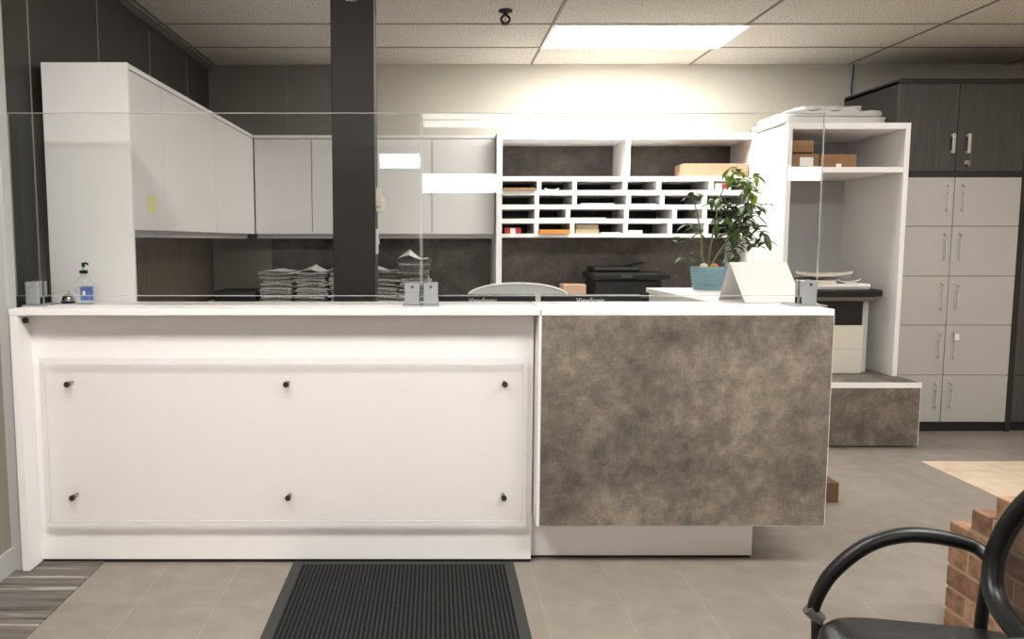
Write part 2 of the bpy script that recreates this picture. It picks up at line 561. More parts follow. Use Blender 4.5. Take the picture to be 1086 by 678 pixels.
bm = BM(); bx(bm, -1.95, XR, YB, YB+0.1, 0, ZC); wb = struct('wall_back', bm, M['wall_cream'])
bm = BM(); bx(bm, XL, -1.150, YB-0.004, YB, 0, ZC-0.005); bx(bm, -1.144, -0.45, YB-0.004, YB, 0, ZC-0.005); struct('wall_panel', bm, M['wall_panel'], wb)
bm = BM(); bx(bm, -1.150, -1.144, YB-0.003, YB, 0, ZC-0.005); struct('wall_joint', bm, M['seam'], wb)
bm = BM(); bx(bm, XR, XR+0.1, YR, YB+0.1, 0, ZC); struct('wall_right', bm, M['wall_beige'])
bm = BM(); bx(bm, -1.95, XR+0.1, YR-0.1, YR, 0, ZC); struct('wall_rear', bm, M['wall_rear'])
# added glowing panes, unseen, placed for the streaks mirrored in the glass screens
for i, (a, b, z0, z1) in enumerate(((-0.22, 0.95, 2.03, 2.30), (5.05, 5.6, 2.20, 2.40), (-0.80, -0.21, 2.38, 2.58))):
    bm = BM()
    bx(bm, a-0.04, b+0.04, YR, YR+0.03, z0-0.04, z0); bx(bm, a-0.04, b+0.04, YR, YR+0.03, z1, z1+0.04)
    bx(bm, a-0.04, a, YR, YR+0.03, z0, z1); bx(bm, b, b+0.04, YR, YR+0.03, z0, z1)
    w = struct('window_%d' % (i+1), bm, M['trim_gray'])
    bm = BM(); bx(bm, a, b, YR+0.002, YR+0.012, z0, z1); struct('window_pane', bm, M['glow'], w)

# square column behind the counter
bm = BM(); bx(bm, -0.484, -0.286, 3.80, 4.0, 0, ZC, 0.004)
col = struct('column', bm, M['column'])

# ------------------------------------------------------------------ ceiling lights
def ceiling_light(x0, x1, y0, y1, label, mtl):
    cx, cy = (x0+x1)/2, (y0+y1)/2
    t = thing('ceiling_light', label, 'ceiling light', (cx, cy, ZC), 0, None)
    f = BM(); w = 0.022
    bx(f, x0, x1, y0, y0+w, ZC-0.012, ZC); bx(f, x0, x1, y1-w, y1, ZC-0.012, ZC)
    bx(f, x0, x0+w, y0+w, y1-w, ZC-0.012, ZC); bx(f, x1-w, x1, y0+w, y1-w, ZC-0.012, ZC)
    part('frame', f, M['white'], t)
    d = BM(); bx(d, x0+w, x1-w, y0+w, y1-w, ZC-0.007, ZC)
    part('diffuser', d, mtl, t)
    return t
ceiling_light(0.735, 1.985, 5.165, 5.79, 'bright rectangular fluorescent ceiling panel above the mailbox shelves', M['diff_work'])
for x, y, m_, l in ((-0.16, -3.1, 'diff_far', 'lobby ceiling light panel mirrored in the glass screen'),
                    (-0.16, -2.45, 'diff_far', 'lobby ceiling light panel next to the one mirrored in the glass screen'),
                    (-1.35, 1.2, 'diff_lobby', 'lobby ceiling light panel by the beige side wall'),
                    (1.1, 1.2, 'diff_lobby', 'lobby ceiling light panel in front of the stone-faced counter block'),
                    (3.6, 1.2, 'diff_lobby', 'lobby ceiling light panel above the brick wall end'),
                    (2.5, 3.85, 'diff_fill', 'added ceiling fill panel above the floor between counter and lockers')):
    ceiling_light(x, x+1.22, y, y+0.61, l, M[m_])

# fire sprinkler
t = thing('sprinkler', 'small black pendant sprinkler head on the ceiling tiles', 'sprinkler', (0.412, 4.88, ZC))
bm = BM(); lathe(bm, [(0.0, ZC), (0.042, ZC), (0.042, ZC-0.008), (0.024, ZC-0.016), (0.0, ZC-0.014)], 0.412, 4.88, 20); part('escutcheon', bm, M['black_matte'], t)
bm = BM(); tube(bm, [(0.412, 4.88, ZC-0.012), (0.412, 4.88, ZC-0.03)], 0.012); part('neck', bm, M['black_matte'], t)
bm = BM()
for s in (-1, 1):
    tube(bm, smooth_path([(0.412+s*0.008, 4.88, ZC-0.028), (0.412+s*0.024, 4.88, ZC-0.045), (0.412+s*0.022, 4.88, ZC-0.062), (0.412+s*0.004, 4.88, ZC-0.076)], 4), 0.0075, 6)
part('frame_arm', bm, M['black_matte'], t, smooth=True)
bm = BM(); tube(bm, [(0.412, 4.88, ZC-0.03), (0.412, 4.88, ZC-0.074)], 0.003, 6); part('bulb', bm, M['red'], t)
bm = BM(); lathe(bm, [(0.0, ZC-0.075), (0.024, ZC-0.076), (0.024, ZC-0.081), (0.0, ZC-0.081)], 0.412, 4.88, 16); part('deflector', bm, M['black_matte'], t)

# ------------------------------------------------------------------ reception counter
ZT = 1.08
t = thing('reception_counter', 'long white reception counter with a stone-look front block', 'counter', (0, 3.35, 0))
bm = BM(); bx(bm, -1.685, 0.414, 3.149, 3.546, ZT-0.026, ZT, 0.002); part('countertop', bm, M['white'], t)
bm = BM(); bx(bm, 0.417, 1.575, 3.149, 3.546, ZT-0.026, ZT, 0.002); part('countertop', bm, M['white'], t)
bm = BM(); bx(bm, -1.683, -1.652, 3.149, 3.54, 0.008, ZT-0.026, 0.001); part('side_panel', bm, M['white'], t)
bm = BM(); bx(bm, -1.652, 0.40, 3.255, 3.275, 0.016, ZT-0.026); part('front_panel', bm, M['white'], t)
bm = BM(); bx(bm, -1.665, 0.40, 3.262, 3.272, 0.0, 0.016); bx(bm, -1.680, -1.655, 3.16, 3.53, 0.0, 0.008); part('base_gap_strip', bm, M['black_matte'], t)
bm = BM(); bx(bm, 0.40, 1.348, 3.305, 3.32, 0.012, 0.2); bx(bm, 1.333, 1.348, 3.32, 3.55, 0.012, 0.2); part('kick_panel', bm, M['white'], t)
bm = BM(); bx(bm, 0.40, 1.343, 3.31, 3.55, 0.0, 0.012); part('plinth', bm, M['black_matte'], t)
bm = BM()
bx(bm, 0.409, 0.424, 3.149, 3.54, 0.196, ZT-0.026); bx(bm, 1.560, 1.575, 3.149, 3.54, 0.196, ZT-0.026)
bx(bm, 0.424, 1.560, 3.149, 3.54, 0.196, 0.206); bx(bm, 0.424, 1.560, 3.52, 3.54, 0.206, ZT-0.026)
part('block_carcass', bm, M['white'], t)
bm = BM(); bx(bm, 0.420, 1.5715, 3.146, 3.165, 0.200, ZT-0.026); part('stone_panel', bm, M['stone'], t, 'brown mottled stone-look front panel')
# raised acrylic sheet on stand-offs
bm = BM(); bx(bm, -1.605, 0.372, 3.216, 3.222, 0.178, 0.872, 0.001)
ac = part('acrylic_panel', bm, M['acrylic'], t, 'frosted acrylic sheet held off the white front')
bm = BM()
e0, e1 = 3.2152, 3.2228
bx(bm, -1.607, 0.374, e0, e1, 0.851, 0.875); bx(bm, -1.607, 0.374, e0, e1, 0.175, 0.195)
bx(bm, -1.607, -1.589, e0, e1, 0.195, 0.851); bx(bm, 0.356, 0.374, e0, e1, 0.195, 0.851)
part('polished_edge', bm, M['acrylic_edge'], ac)
for x in (-1.495, -0.607, 0.281):
    for z in (0.768, 0.295):
        bm = BM(); tube(bm, [(x, 3.255, z), (x, 3.207, z)], 0.0085, 14); tube(bm, [(x, 3.2155, z), (x, 3.203, z)], 0.012, 14)
        part('standoff', bm, M['dark_steel'], t, 'small dark metal stand-off', smooth=True)
# return wing behind the block
bm = BM(); bx(bm, 1.24, 1.70, 3.548, 4.72, 1.046, 1.072, 0.002); part('return_top', bm, M['white'], t)
bm = BM(); bx(bm, 1.255, 1.275, 3.63, 4.70, 0.0, 1.046); part('return_panel', bm, M['white'], t)
bm = BM(); bx(bm, 1.275, 1.69, 4.68, 4.70, 0.0, 1.046); part('return_panel', bm, M['white'], t)
bm = BM(); bx(bm, 1.60, 1.62, 3.80, 4.68, 0.0, 1.046); part('return_panel', bm, M['white'], t)
# cable grommet under the overhang
bm = BM(); tube(bm, [(-1.655, 3.20, 1.03), (-1.638, 3.20, 1.03)], 0.012, 12); part('grommet', bm, M['black'], t)

bm = BM(); bx(bm, 1.84, 2.082, 4.03, 4.16, 0.0, 0.105, 0.003)
solo('wooden_block', 'small brown wooden block on the floor behind the counter corner', 'wooden block', bm, M['wood'], (1.935, 4.09, 0))

# ------------------------------------------------------------------ glass screens and clamps
def screen(x0, x1, label):
    z0, z1, y0, y1 = 1.122, 1.864, 3.327, 3.335
    t = thing('glass_screen', label, 'glass screen', ((x0+x1)/2, 3.331, z0))
    bm = BM(); bx(bm, x0, x1, y0, y1, z0, z1); part('pane', bm, M['glass'], t)
    e = 0.003; bm = BM()
    bx(bm, x0, x1, y0, y1, z1, z1+e); bx(bm, x0, x1, y0, y1, z0-e, z0)
    bx(bm, x0-e, x0, y0, y1, z0-e, z1+e); bx(bm, x1, x1+e, y0, y1, z0-e, z1+e)
    part('polished_edge', bm, M['glass_edge'], t)
    return t
screen(-1.742, -0.064, 'clear glass screen over the white counter half, in front of the column')
screen(-0.054, 1.583, 'clear glass screen over the stone-faced block, in front of the plant')

def clamp(blocks, px0, px1, label, ztop):
    t = thing('glass_clamp', label, 'glass clamp', ((px0+px1)/2, 3.32, ZT))
    bm = BM(); bx(bm, px0, px1, 3.262, 3.40, ZT, ZT+0.006, 0.001); part('base_plate', bm, M['clamp'], t)
    for a, b in blocks:
        bm = BM()
        bx(bm, a, b, 3.285, 3.3245, ZT+0.006, ztop, 0.003); bx(bm, a, b, 3.3375, 3.365, ZT+0.006, ztop, 0.003)
        bx(bm, a, b, 3.30, 3.36, ZT+0.006, 1.116)
        k = part('block', bm, M['clamp'], t)
        bm = BM(); c = (a+b)/2
        tube(bm, [(c, 3.285, ztop-0.016), (c, 3.281, ztop-0.016)], 0.0055, 12); part('grub_screw', bm, M['chrome'], k, smooth=True)
    return t
clamp([(-0.127, -0.066), (-0.050, 0.010)], -0.133, 0.014, 'twin-block grey clamp where the two glass screens meet', 1.176)
clamp([(1.510, 1.567)], 1.47, 1.60, 'single grey clamp beside the white tent card', 1.186)
clamp([(-1.686, -1.632)], -1.690, -1.60, 'single grey clamp beside the desk bell', 1.18)

# ------------------------------------------------------------------ things on the counter
t = thing('desk_bell', 'small silver desk bell on a black base beside the sanitizer', 'bell', (-1.585, 3.46, ZT))
bm = BM(); lathe(bm, [(0.0, ZT), (0.034, ZT), (0.035, ZT+0.006), (0.030, ZT+0.010), (0.0, ZT+0.010)], -1.585, 3.46); part('base', bm, M['black'], t, smooth=True)
bm = BM(); lathe(bm, [(0.030, ZT+0.010), (0.0305, ZT+0.014), (0.027, ZT+0.027), (0.018, ZT+0.037), (0.006, ZT+0.041), (0.0, ZT+0.041)], -1.585, 3.46); part('dome', bm, M['chrome'], t, smooth=True)
bm = BM(); lathe(bm, [(0.003, ZT+0.041), (0.003, ZT+0.048), (0.006, ZT+0.049), (0.006, ZT+0.052), (0.0, ZT+0.053)], -1.585, 3.46, 14); part('button', bm, M['chrome'], t, smooth=True)

sx, sy = -1.492, 3.40
t = thing('sanitizer_bottle', 'clear hand sanitizer pump bottle with a blue label and black pump', 'sanitizer bottle', (sx, sy, ZT))
bm = BM(); lathe(bm, [(0.0, ZT), (0.036, ZT), (0.041, ZT+0.005), (0.041, ZT+0.082), (0.038, ZT+0.095), (0.024, ZT+0.114), (0.014, ZT+0.123), (0.013, ZT+0.132), (0.0, ZT+0.132)], sx, sy, 32, 1, 0.72)
part('bottle', bm, M['clear'], t, smooth=True)
bm = BM(); lathe(bm, [(0.0, ZT+0.006), (0.036, ZT+0.006), (0.037, ZT+0.075), (0.0, ZT+0.075)], sx, sy, 32, 1, 0.7); part('gel', bm, see_through('gel', (238, 242, 246), 0.5, 0.2), t, smooth=True)
bm = BM(); lathe(bm, [(0.0, ZT+0.130), (0.017, ZT+0.130), (0.017, ZT+0.144), (0.0, ZT+0.145)], sx, sy, 20); part('collar', bm, M['black'], t, smooth=True)
bm = BM(); tube(bm, [(sx, sy, ZT+0.144), (sx, sy, ZT+0.160)], 0.004, 10); part('pump_stem', bm, M['clear'], t)
bm = BM(); tube(bm, [(sx, sy, ZT+0.158), (sx, sy, ZT+0.176)], 0.0075, 12); tube(bm, smooth_path([(sx, sy, ZT+0.172), (sx+0.014, sy-0.006, ZT+0.174), (sx+0.024, sy-0.010, ZT+0.168)], 4), 0.0045, 8); part('pump_head', bm, M['black'], t, smooth=True)
def wrapped(bm, a0, a1, z0, z1, r, n=12):
    g = []
    for i in range(n+1):
        a = a0+(a1-a0)*i/n
        g.append([bm.verts.new((sx+rr*math.cos(a), sy+rr*0.72*math.sin(a), z)) for rr, z in ((r, z0), (r, z1), (r-0.001, z1), (r-0.001, z0))])
    for p, q in zip(g, g[1:]):
        for k in range(4):
            bm.faces.new((p[k], p[(k+1) % 4], q[(k+1) % 4], q[k]))
    bm.faces.new(g[0]); bm.faces.new(g[-1][::-1])
bm = BM(); wrapped(bm, -PI*0.53, -PI*0.10, ZT+0.018, ZT+0.076, 0.0425); lb = part('label', bm, M['blue'], t, 'blue printed label', smooth=True)
bm = BM(); wrapped(bm, -PI*0.46, -PI*0.38, ZT+0.040, ZT+0.058, 0.0430, 4); part('label_mark', bm, M['paper'], lb)

# white tent card
t = thing('tent_card', 'blank white folded tent card on the counter beside the plant pot', 'tent card', (1.45, 3.59, ZT))
def quad_sheet(a, b, c, d, th):
    bm = BM()
    a, b, c, d = map(Vector, (a, b, c, d))
    nrm = (b-a).cross(d-a).normalized()*th
    lo = [bm.verts.new(p) for p in (a, b, c, d)]; hi = [bm.verts.new(p+nrm) for p in (a, b, c, d)]
    bm.faces.new(lo[::-1]); bm.faces.new(hi)
    for i in range(4):
        bm.faces.new((lo[i], lo[(i+1) % 4], hi[(i+1) % 4], hi[i]))
    return bm
bm = quad_sheet((1.338, 3.46, ZT+0.001), (1.607, 3.50, ZT+0.001), (1.573, 3.605, 1.252), (1.304, 3.565, 1.252), 0.002); part('front_leaf', bm, M['paper'], t)
bm = quad_sheet((1.304, 3.568, 1.252), (1.573, 3.608, 1.252), (1.579, 3.74, 1.0735), (1.310, 3.70, 1.0735), 0.002); part('back_leaf', bm, M['paper'], t)

# ------------------------------------------------------------------ potted plant
PX, PY, PZ = 1.552, 4.55, 1.072
t = thing('potted_plant', 'leafy green houseplant in a blue woven-pattern pot on the counter return', 'plant', (PX, PY, PZ))
bm = BM(); n = 48; prof = [(0.0, 0.012), (0.080, 0.012), (0.084, 0.016), (0.090, 0.05), (0.096, 0.09), (0.101, 0.128), (0.097, 0.130), (0.092, 0.118), (0.0, 0.118)]
lathe(bm, [(r, PZ+z) for r, z in prof], PX, PY, n)
pot = part('pot', bm, M['pot'], t, smooth=True)
bm = BM()                                   # raised scale pattern around the pot
for row in range(6):
    z = PZ+0.026+row*0.0175; r = 0.0875+row*0.0024
    for k in range(30):
        a = 2*PI*(k+0.5*(row % 2))/30
        c = Vector((PX+r*math.cos(a), PY+r*math.sin(a), z))
        rad = Vector((math.cos(a), math.sin(a), 0)); tan = Vector((-math.sin(a), math.cos(a), 0)); up = Vector((0, 0, 1))
        ps = [c-tan*0.0098, c-up*0.0098, c+tan*0.0098, c+up*0.0098]
        vs = [bm.verts.new(p) for p in ps]; tip = bm.verts.new(c+rad*0.007)
        for i in range(4): bm.faces.new((vs[i], vs[(i+1) % 4], tip))
part('scale_pattern', bm, M['pot'], pot)
bm = BM(); lathe(bm, [(0.0, PZ), (0.086, PZ), (0.092, PZ+0.012), (0.092, PZ+0.020), (0.084, PZ+0.014), (0.0, PZ+0.014)], PX, PY, n); part('saucer', bm, M['pot'], t, smooth=True)
bm = BM(); lathe(bm, [(0.0, PZ+0.112), (0.0925, PZ+0.116), (0.0925, PZ+0.119), (0.05, PZ+0.123), (0.0, PZ+0.124)], PX, PY, 24); part('soil', bm, M['soil'], t, smooth=True)
clusters = [  # x, dy, z, spread, leaves, bright
    (1.669, 0.00, 1.735, 0.060, 13, 1), (1.813, 0.02, 1.713, 0.025, 4, 1), (1.745, -0.05, 1.62, 0.065, 13, 1),
    (1.845, 0.03, 1.545, 0.040, 5, 0), (1.70, 0.02, 1.47, 0.085, 20, 0), (1.60, -0.02, 1.455, 0.065, 12, 0),
    (1.775, 0.06, 1.44, 0.075, 14, 0), (1.77, -0.03, 1.33, 0.060, 10, 0), (1.84, 0.00, 1.345, 0.04, 6, 0),
    (1.452, 0.02, 1.605, 0.045, 7, 0), (1.436, 0.0, 1.418, 0.045, 5, 0), (1.412, -0.03, 1.265, 0.045, 5, 0),
    (1.395, 0.03, 1.34, 0.035, 3, 0), (1.66, -0.05, 1.26, 0.045, 7, 0), (1.495, 0.04, 1.385, 0.03, 3, 0),
    (1.60, 0.08, 1.58, 0.06, 8, 0), (1.74, -0.06, 1.53, 0.07, 16, 0), (1.68, 0.06, 1.40, 0.08, 16, 0),
    (1.70, -0.08, 1.37, 0.07, 12, 0), (1.79, 0.0, 1.50, 0.06, 12, 0), (1.65, 0.0, 1.54, 0.06, 10, 0), (1.73, 0.04, 1.66, 0.06, 9, 1), (1.70, 0.05, 1.30, 0.06, 9, 0), (1.82, -0.03, 1.41, 0.05, 8, 0), (1.70, -0.02, 1.70, 0.05, 8, 1)]
bm_s = BM(); bm_l = BM(); bm_b = BM()
trunks = [[(1.545, PY, PZ+0.12), (1.55, PY-0.01, 1.30), (1.575, PY, 1.45), (1.605, PY, 1.61), (1.66, PY, 1.72)],
          [(1.565, PY+0.02, PZ+0.12), (1.60, PY+0.01, 1.27), (1.67, PY, 1.38), (1.74, PY, 1.50), (1.76, PY-0.02, 1.62), (1.80, PY+0.02, 1.70)],
          [(1.53, PY-0.01, PZ+0.12), (1.505, PY-0.01, 1.26), (1.50, PY, 1.38), (1.47, PY+0.01, 1.52), (1.455, PY+0.02, 1.60)]]
nodes = []
for tr in trunks:
    p = smooth_path(tr, 6); nodes += p
    tube(bm_s, p, [0.0065-0.0042*i/len(p) for i in range(len(p))], 7)
def leaf(bm, base, d, L, W, droop):
    d = d.normalized(); side = d.cross(Vector((0, 0, 1)))
    if side.length < 0.1: side = Vector((1, 0, 0))
    side.normalize(); nrm = side.cross(d)
    prev = None; N = 6
    for i in range(N+1):
        s = i/N
        c = base+d*L*s-Vector((0, 0, 1))*droop*L*s*s
        w = W*math.sin(PI*min(1, s*0.93+0.05))**0.8*(1-0.25*s)
        a = bm.verts.new(c-side*w+nrm*w*0.28); m_ = bm.verts.new(c); b_ = bm.verts.new(c+side*w+nrm*w*0.28)
        if prev:
            bm.faces.new((prev[0], prev[1], m_, a)); bm.faces.new((prev[1], prev[2], b_, m_))
        prev = (a, m_, b_)
for (x, dy, z, sp, nl, br) in clusters:
    c = Vector((x, PY+dy, z))
    o = min(nodes, key=lambda q: (q-c).length+(0.25 if q.z > z+0.02 else 0))
    mid = (o+c)/2+Vector((0, 0, 0.02))
    tube(bm_s, smooth_path([o, mid, c], 4), 0.0022, 5)
    for k in range(nl):
        a = 2*PI*k/nl+random.uniform(-0.5, 0.5)
        d = Vector((math.cos(a), math.sin(a)*0.8, random.uniform(-0.55, 0.55)))
        st = c+Vector((random.uniform(-1, 1), random.uniform(-1, 1), random.uniform(-0.8, 0.8)))*sp*0.55
        L = random.uniform(0.048, 0.080)
        leaf(bm_b if br else bm_l, st, d, L, L*random.uniform(0.25, 0.34), random.uniform(0.2, 0.6))
part('stems', bm_s, M['stem'], t, smooth=True)
fo = part('foliage', bm_l, M['leaf'], t, smooth='all')
fo2 = part('upper_foliage', bm_b, M['leaf_bright'], t, 'bright yellow-green leaves', smooth='all')  # brighter green on the topmost clusters
for o in (fo, fo2):
    s = o.modifiers.new('thickness', 'SOLIDIFY'); s.thickness = 0.0008
for (x, y, m_, l) in ((1.505, PY-0.045, 'pebble_white', 'round white pebble lying on the pot soil'), (1.560, PY-0.055, 'pebble_orange', 'round orange pebble lying on the pot soil')):
    bm = BM(); bmesh.ops.create_uvsphere(bm, u_segments=16, v_segments=10, radius=0.02)
    for v in bm.verts: v.co = Vector((x+v.co.x*1.1, y+v.co.y*0.95, PZ+0.134+v.co.z*0.8))
    solo('pebble', l, 'pebble', bm, M[m_], (x, y, PZ+0.119), 'pebbles in the plant pot', smooth='all')

# ------------------------------------------------------------------ wall cabinets
ZB, ZTOP = 1.40, 2.115
def wcab(label, axis, a, b, doors, front, back, handle=None):
    """axis 'y': doors face +x on the left wall, from y=a to b; axis 'x': doors face -y on the back wall, from x=a to b"""
    if axis == 'y':
        loc = (back, (a+b)/2, ZB)
        def B(bm, u0, u1, d0, d1, z0, z1, bev=0): bx(bm, back+(front-back)*d0, back+(front-back)*d1, u0, u1, z0, z1, bev)
    else:
        loc = ((a+b)/2, back, ZB)
        def B(bm, u0, u1, d0, d1, z0, z1, bev=0): bx(bm, u0, u1, back+(front-back)*d1, back+(front-back)*d0, z0, z1, bev)
    t = thing('wall_cabinet', label, 'wall cabinet', loc, 0, 'upper wall cabinets')
    dep = abs(front-back); th = 0.018/dep
    bm = BM()
    B(bm, a+0.0005, b-0.0005, 0, 1-th-0.016, ZB, ZB+0.016); B(bm, a+0.0005, b-0.0005, 0, 1-th-0.016, ZTOP-0.04, ZTOP-0.024)
    B(bm, a+0.0005, a+0.016, 0, 1-th-0.016, ZB+0.016, ZTOP-0.04); B(bm, b-0.016, b-0.0005, 0, 1-th-0.016, ZB+0.016, ZTOP-0.04)
    part('body', bm, M['door_white'], t)
    bm = BM(); B(bm, a, b, 0, 1.0, ZTOP-0.022, ZTOP); part('top_board', bm, M['white'], t)
    for u0, u1 in doors:
        bm = BM(); B(bm, u0+0.0025, u1-0.0025, 1-th, 1.0, ZB-0.003, ZTOP-0.028, 0.0008); part('door', bm, M['door_white'], t)
    bm = BM(); B(bm, a+0.004, b-0.004, 1-4*th, 1-3*th, ZB-0.036, ZB); part('light_rail', bm, M['cab_gray'], t)
    return t
XF = -1.335
wcab('white wall cabinet with a yellow note, next to the tall end panel', 'y', 3.570, 3.992, [(3.570, 3.992)], XF, -1.702)
wcab('white wall cabinet in the middle of the side wall run', 'y', 3.992, 4.913, [(3.992, 4.913)], XF, -1.702)
wcab('white wall cabinet at the inner corner of the side wall', 'y', 4.913, 5.955, [(4.913, 5.955)], XF, -1.702)
YF = 5.96
wcab('two-door white cabinet on the back wall, partly behind the brown column', 'x', -1.334, -0.47, [(-1.33, -0.91), (-0.91, -0.47)], YF, YB)
wcab('two-door white cabinet on the back wall beside the mailbox shelves', 'x', -0.47, 0.436, [(-0.47, -0.028), (-0.028, 0.436)], YF, YB)
bm = BM(); bx(bm, -1.705, XF+0.004, 3.550, 3.569, 0.0, ZTOP, 0.001)
solo('end_panel', 'tall white end panel closing the side wall cabinets behind the sanitizer', 'end panel', bm, M['white'], (-1.52, 3.56, 0))
bm = BM(); bx(bm, XF+0.0005, XF+0.002, 3.752, 3.852, 1.478, 1.557)
solo('sticky_note', 'small yellow sticky note on the white side cabinet door', 'sticky note', bm, M['note'], (XF, 3.80, 1.478))

# back splash panels
bm = BM(); bx(bm, -1.285, 0.43, YB-0.017, YB-0.005, 0.89, 1.40)
solo('backsplash_panel', 'dark stone-look panel on the wall behind the paper stacks', 'backsplash', bm, M['dark_stone'], (-0.43, YB, 0.89))
bm = BM(); bx(bm, 0.49, 2.27, YB-0.0125, YB-0.0005, 0.89, 1.37)
solo('backsplash_panel', 'dark stone-look panel on the wall behind the black printer', 'backsplash', bm, M['dark_stone'], (1.4, YB, 0.89))
bm = BM(); bx(bm, XL+0.004, XL+0.0125, 3.62, 6.25, 0.892, 1.38)
solo('backsplash_panel', 'dark brown grained panel on the side wall under the cabinets', 'backsplash', bm, M['brown_grain'], (XL, 4.9, 0.89))

# worktop
t = thing('worktop', 'long white back worktop carrying the paper stacks and the printer', 'worktop', (0.3, 6.0, 0))
bm = BM(); bx(bm, XL+0.013, 0.441, 5.68, YB-0.013, 0.86, 0.89); bx(bm, 0.485, 2.28, 5.68, YB-0.013, 0.86, 0.89); bx(bm, XL+0.014, -1.15, 3.63, 5.68, 0.86, 0.89); part('top', bm, M['white'], t)
bm = BM(); bx(bm, -1.70, -1.20, 3.64, 5.60, 0.0, 0.86); part('base_cabinet', bm, M['white_panel'], t)
bm = BM(); bx(bm, -1.70, 2.25, 5.74, 6.30, 0.0, 0.86); part('base_cabinet', bm, M['white_panel'], t)

# ------------------------------------------------------------------ mailbox hutch
HY = 5.88
t = thing('mailbox_hutch', 'white mailbox shelf unit with many pigeonholes on the back wall', 'mailbox shelf', (1.38, YB, 0.89))
for a, b in ((0.442, 0.483), (2.285, 2.322)):
    bm = BM(); bx(bm, a, b, HY, YB-0.002, 0.89, 2.121, 0.001); part('side_panel', bm, M['white'], t)
bm = BM(); bx(bm, 0.483, 2.285, HY, YB-0.002, 2.076, 2.121); part('top_board', bm, M['white'], t)
bm = BM(); bx(bm, 0.483, 2.285, YB-0.02, YB-0.012, 1.80, 2.076); part('back_panel', bm, M['dark_stone'], t, 'dark stone-look back panel')
bm = BM(); bx(bm, 0.483, 2.285, YB-0.02, YB-0.012, 1.371, 1.80); part('back_panel', bm, M['charcoal'], t, 'pigeonhole back panel with recess shade in its charcoal colour')
SH = [(1.778, 1.812), (1.677, 1.713), (1.575, 1.609), (1.473, 1.507), (1.371, 1.398)]
for z0, z1 in SH:
    bm = BM(); bx(bm, 0.483, 2.285, HY, YB-0.02, z0, z1); part('shelf', bm, M['white'], t)
bm = BM(); bx(bm, 1.374, 1.408, HY, YB-0.02, 1.812, 2.076); part('divider', bm, M['white'], t)
DV = [[0.752, 1.009, 1.375, 1.621, 2.0], [0.736, 1.01, 1.404, 1.647, 1.956], [0.738, 0.964, 1.39, 1.74, 1.959], [0.735, 0.997, 1.385, 1.708, 1.973]]
for k, row in enumerate(DV):
    for x in row:
        bm = BM(); bx(bm, x-0.016, x+0.016, HY, YB-0.02, SH[k+1][1], SH[k][0]); part('divider', bm, M['white'], t)

FL = [1.713, 1.609, 1.507, 1.398]       # floors of the four pigeonhole rows
def flat(name, label, cat, x0, x1, y0, y1, z, th, m_, curl=0.0, group=None, loc=None):
    bm = BM()
    sheet(bm, x0, x1, y0, y1, lambda u, v: z+curl*(abs(u-0.5)*2)**2*(1-v)**2, th, 8, 6)
    return solo(name, label, cat, bm, m_, ((x0+x1)/2, (y0+y1)/2, z), group, smooth=True)
flat('envelope', 'tan envelope stack in the top pigeonhole next to the white cabinets', 'envelope', 0.490, 0.725, 5.865, 6.1, FL[0], 0.016, M['tan'])
flat('envelope', 'thick orange envelope in the bottom row of pigeonholes', 'envelope', 0.757, 0.975, 5.86, 6.1, FL[3], 0.030, M['orange'])
flat('paper_sheet', 'curled white paper in the top pigeonhole row, right of the tan envelopes', 'paper', 0.795, 0.90, 5.90, 6.1, FL[0], 0.006, M['paper'], 0.012)
flat('paper_sheet', 'white papers in the wide pigeonhole of the second row', 'paper', 1.06, 1.30, 5.89, 6.1, FL[1], 0.009, M['paper'])
flat('paper_sheet', 'white papers in the narrow pigeonhole of the third row', 'paper', 0.765, 0.94, 5.885, 6.1, FL[2], 0.007, M['paper'])
flat('paper_sheet', 'cream papers in the wide pigeonhole of the third row', 'paper', 0.99, 1.24, 5.885, 6.1, FL[2], 0.008, M['paper_cream'])
flat('paper_sheet', 'white papers beside the beige card box in the bottom row', 'paper', 1.21, 1.355, 5.89, 6.1, FL[3], 0.010, M['paper'])
flat('paper_sheet', 'white paper stack in the bottom pigeonhole right of the center divider', 'paper', 1.41, 1.51, 5.885, 6.1, FL[3], 0.026, M['paper'])
flat('paper_sheet', 'white papers in the second row pigeonhole right of the center divider', 'paper', 1.43, 1.60, 5.89, 6.1, FL[1], 0.006, M['paper'])
bm = BM(); bx(bm, 1.025, 1.195, 5.895, 6.05, FL[3], FL[3]+0.034, 0.002); bx(bm, 1.03, 1.19, 5.90, 6.05, FL[3]+0.036, FL[3]+0.066, 0.002); bx(bm, 1.04, 1.18, 5.91, 6.04, FL[3]+0.033, FL[3]+0.037)
solo('card_box', 'beige card box in the bottom row of pigeonholes', 'box', bm, mat('beige_card', (196, 180, 146), 0.8), (1.11, 5.97, FL[3]))
t = thing('packet', 'red and white packet in the bottom pigeonhole next to the orange envelope', 'packet', (0.565, 5.92, FL[3]))
bm = BM(); bx(bm, 0.508, 0.625, 5.90, 5.98, FL[3], FL[3]+0.045, 0.004); part('sleeve', bm, M['red'], t)
bm = BM(); bx(bm, 0.545, 0.585, 5.896, 5.9, FL[3]+0.001, FL[3]+0.040); part('label_band', bm, M['paper'], t, 'white band')
t = thing('packet', 'white and red packet in the top pigeonhole beside the plant leaves', 'packet', (2.09, 5.92, FL[0]))
bm = BM(); bx(bm, 2.035, 2.15, 5.90, 6.0, FL[0], FL[0]+0.052, 0.003); part('sleeve', bm, M['paper'], t)
bm = BM(); bx(bm, 2.085, 2.125, 5.897, 5.9, FL[0]+0.008, FL[0]+0.044); part('label_band', bm, M['red'], t, 'red patch')
bm = BM(); bx(bm, 1.80, 2.27, 5.90, 6.12, 1.812, 1.905, 0.003)
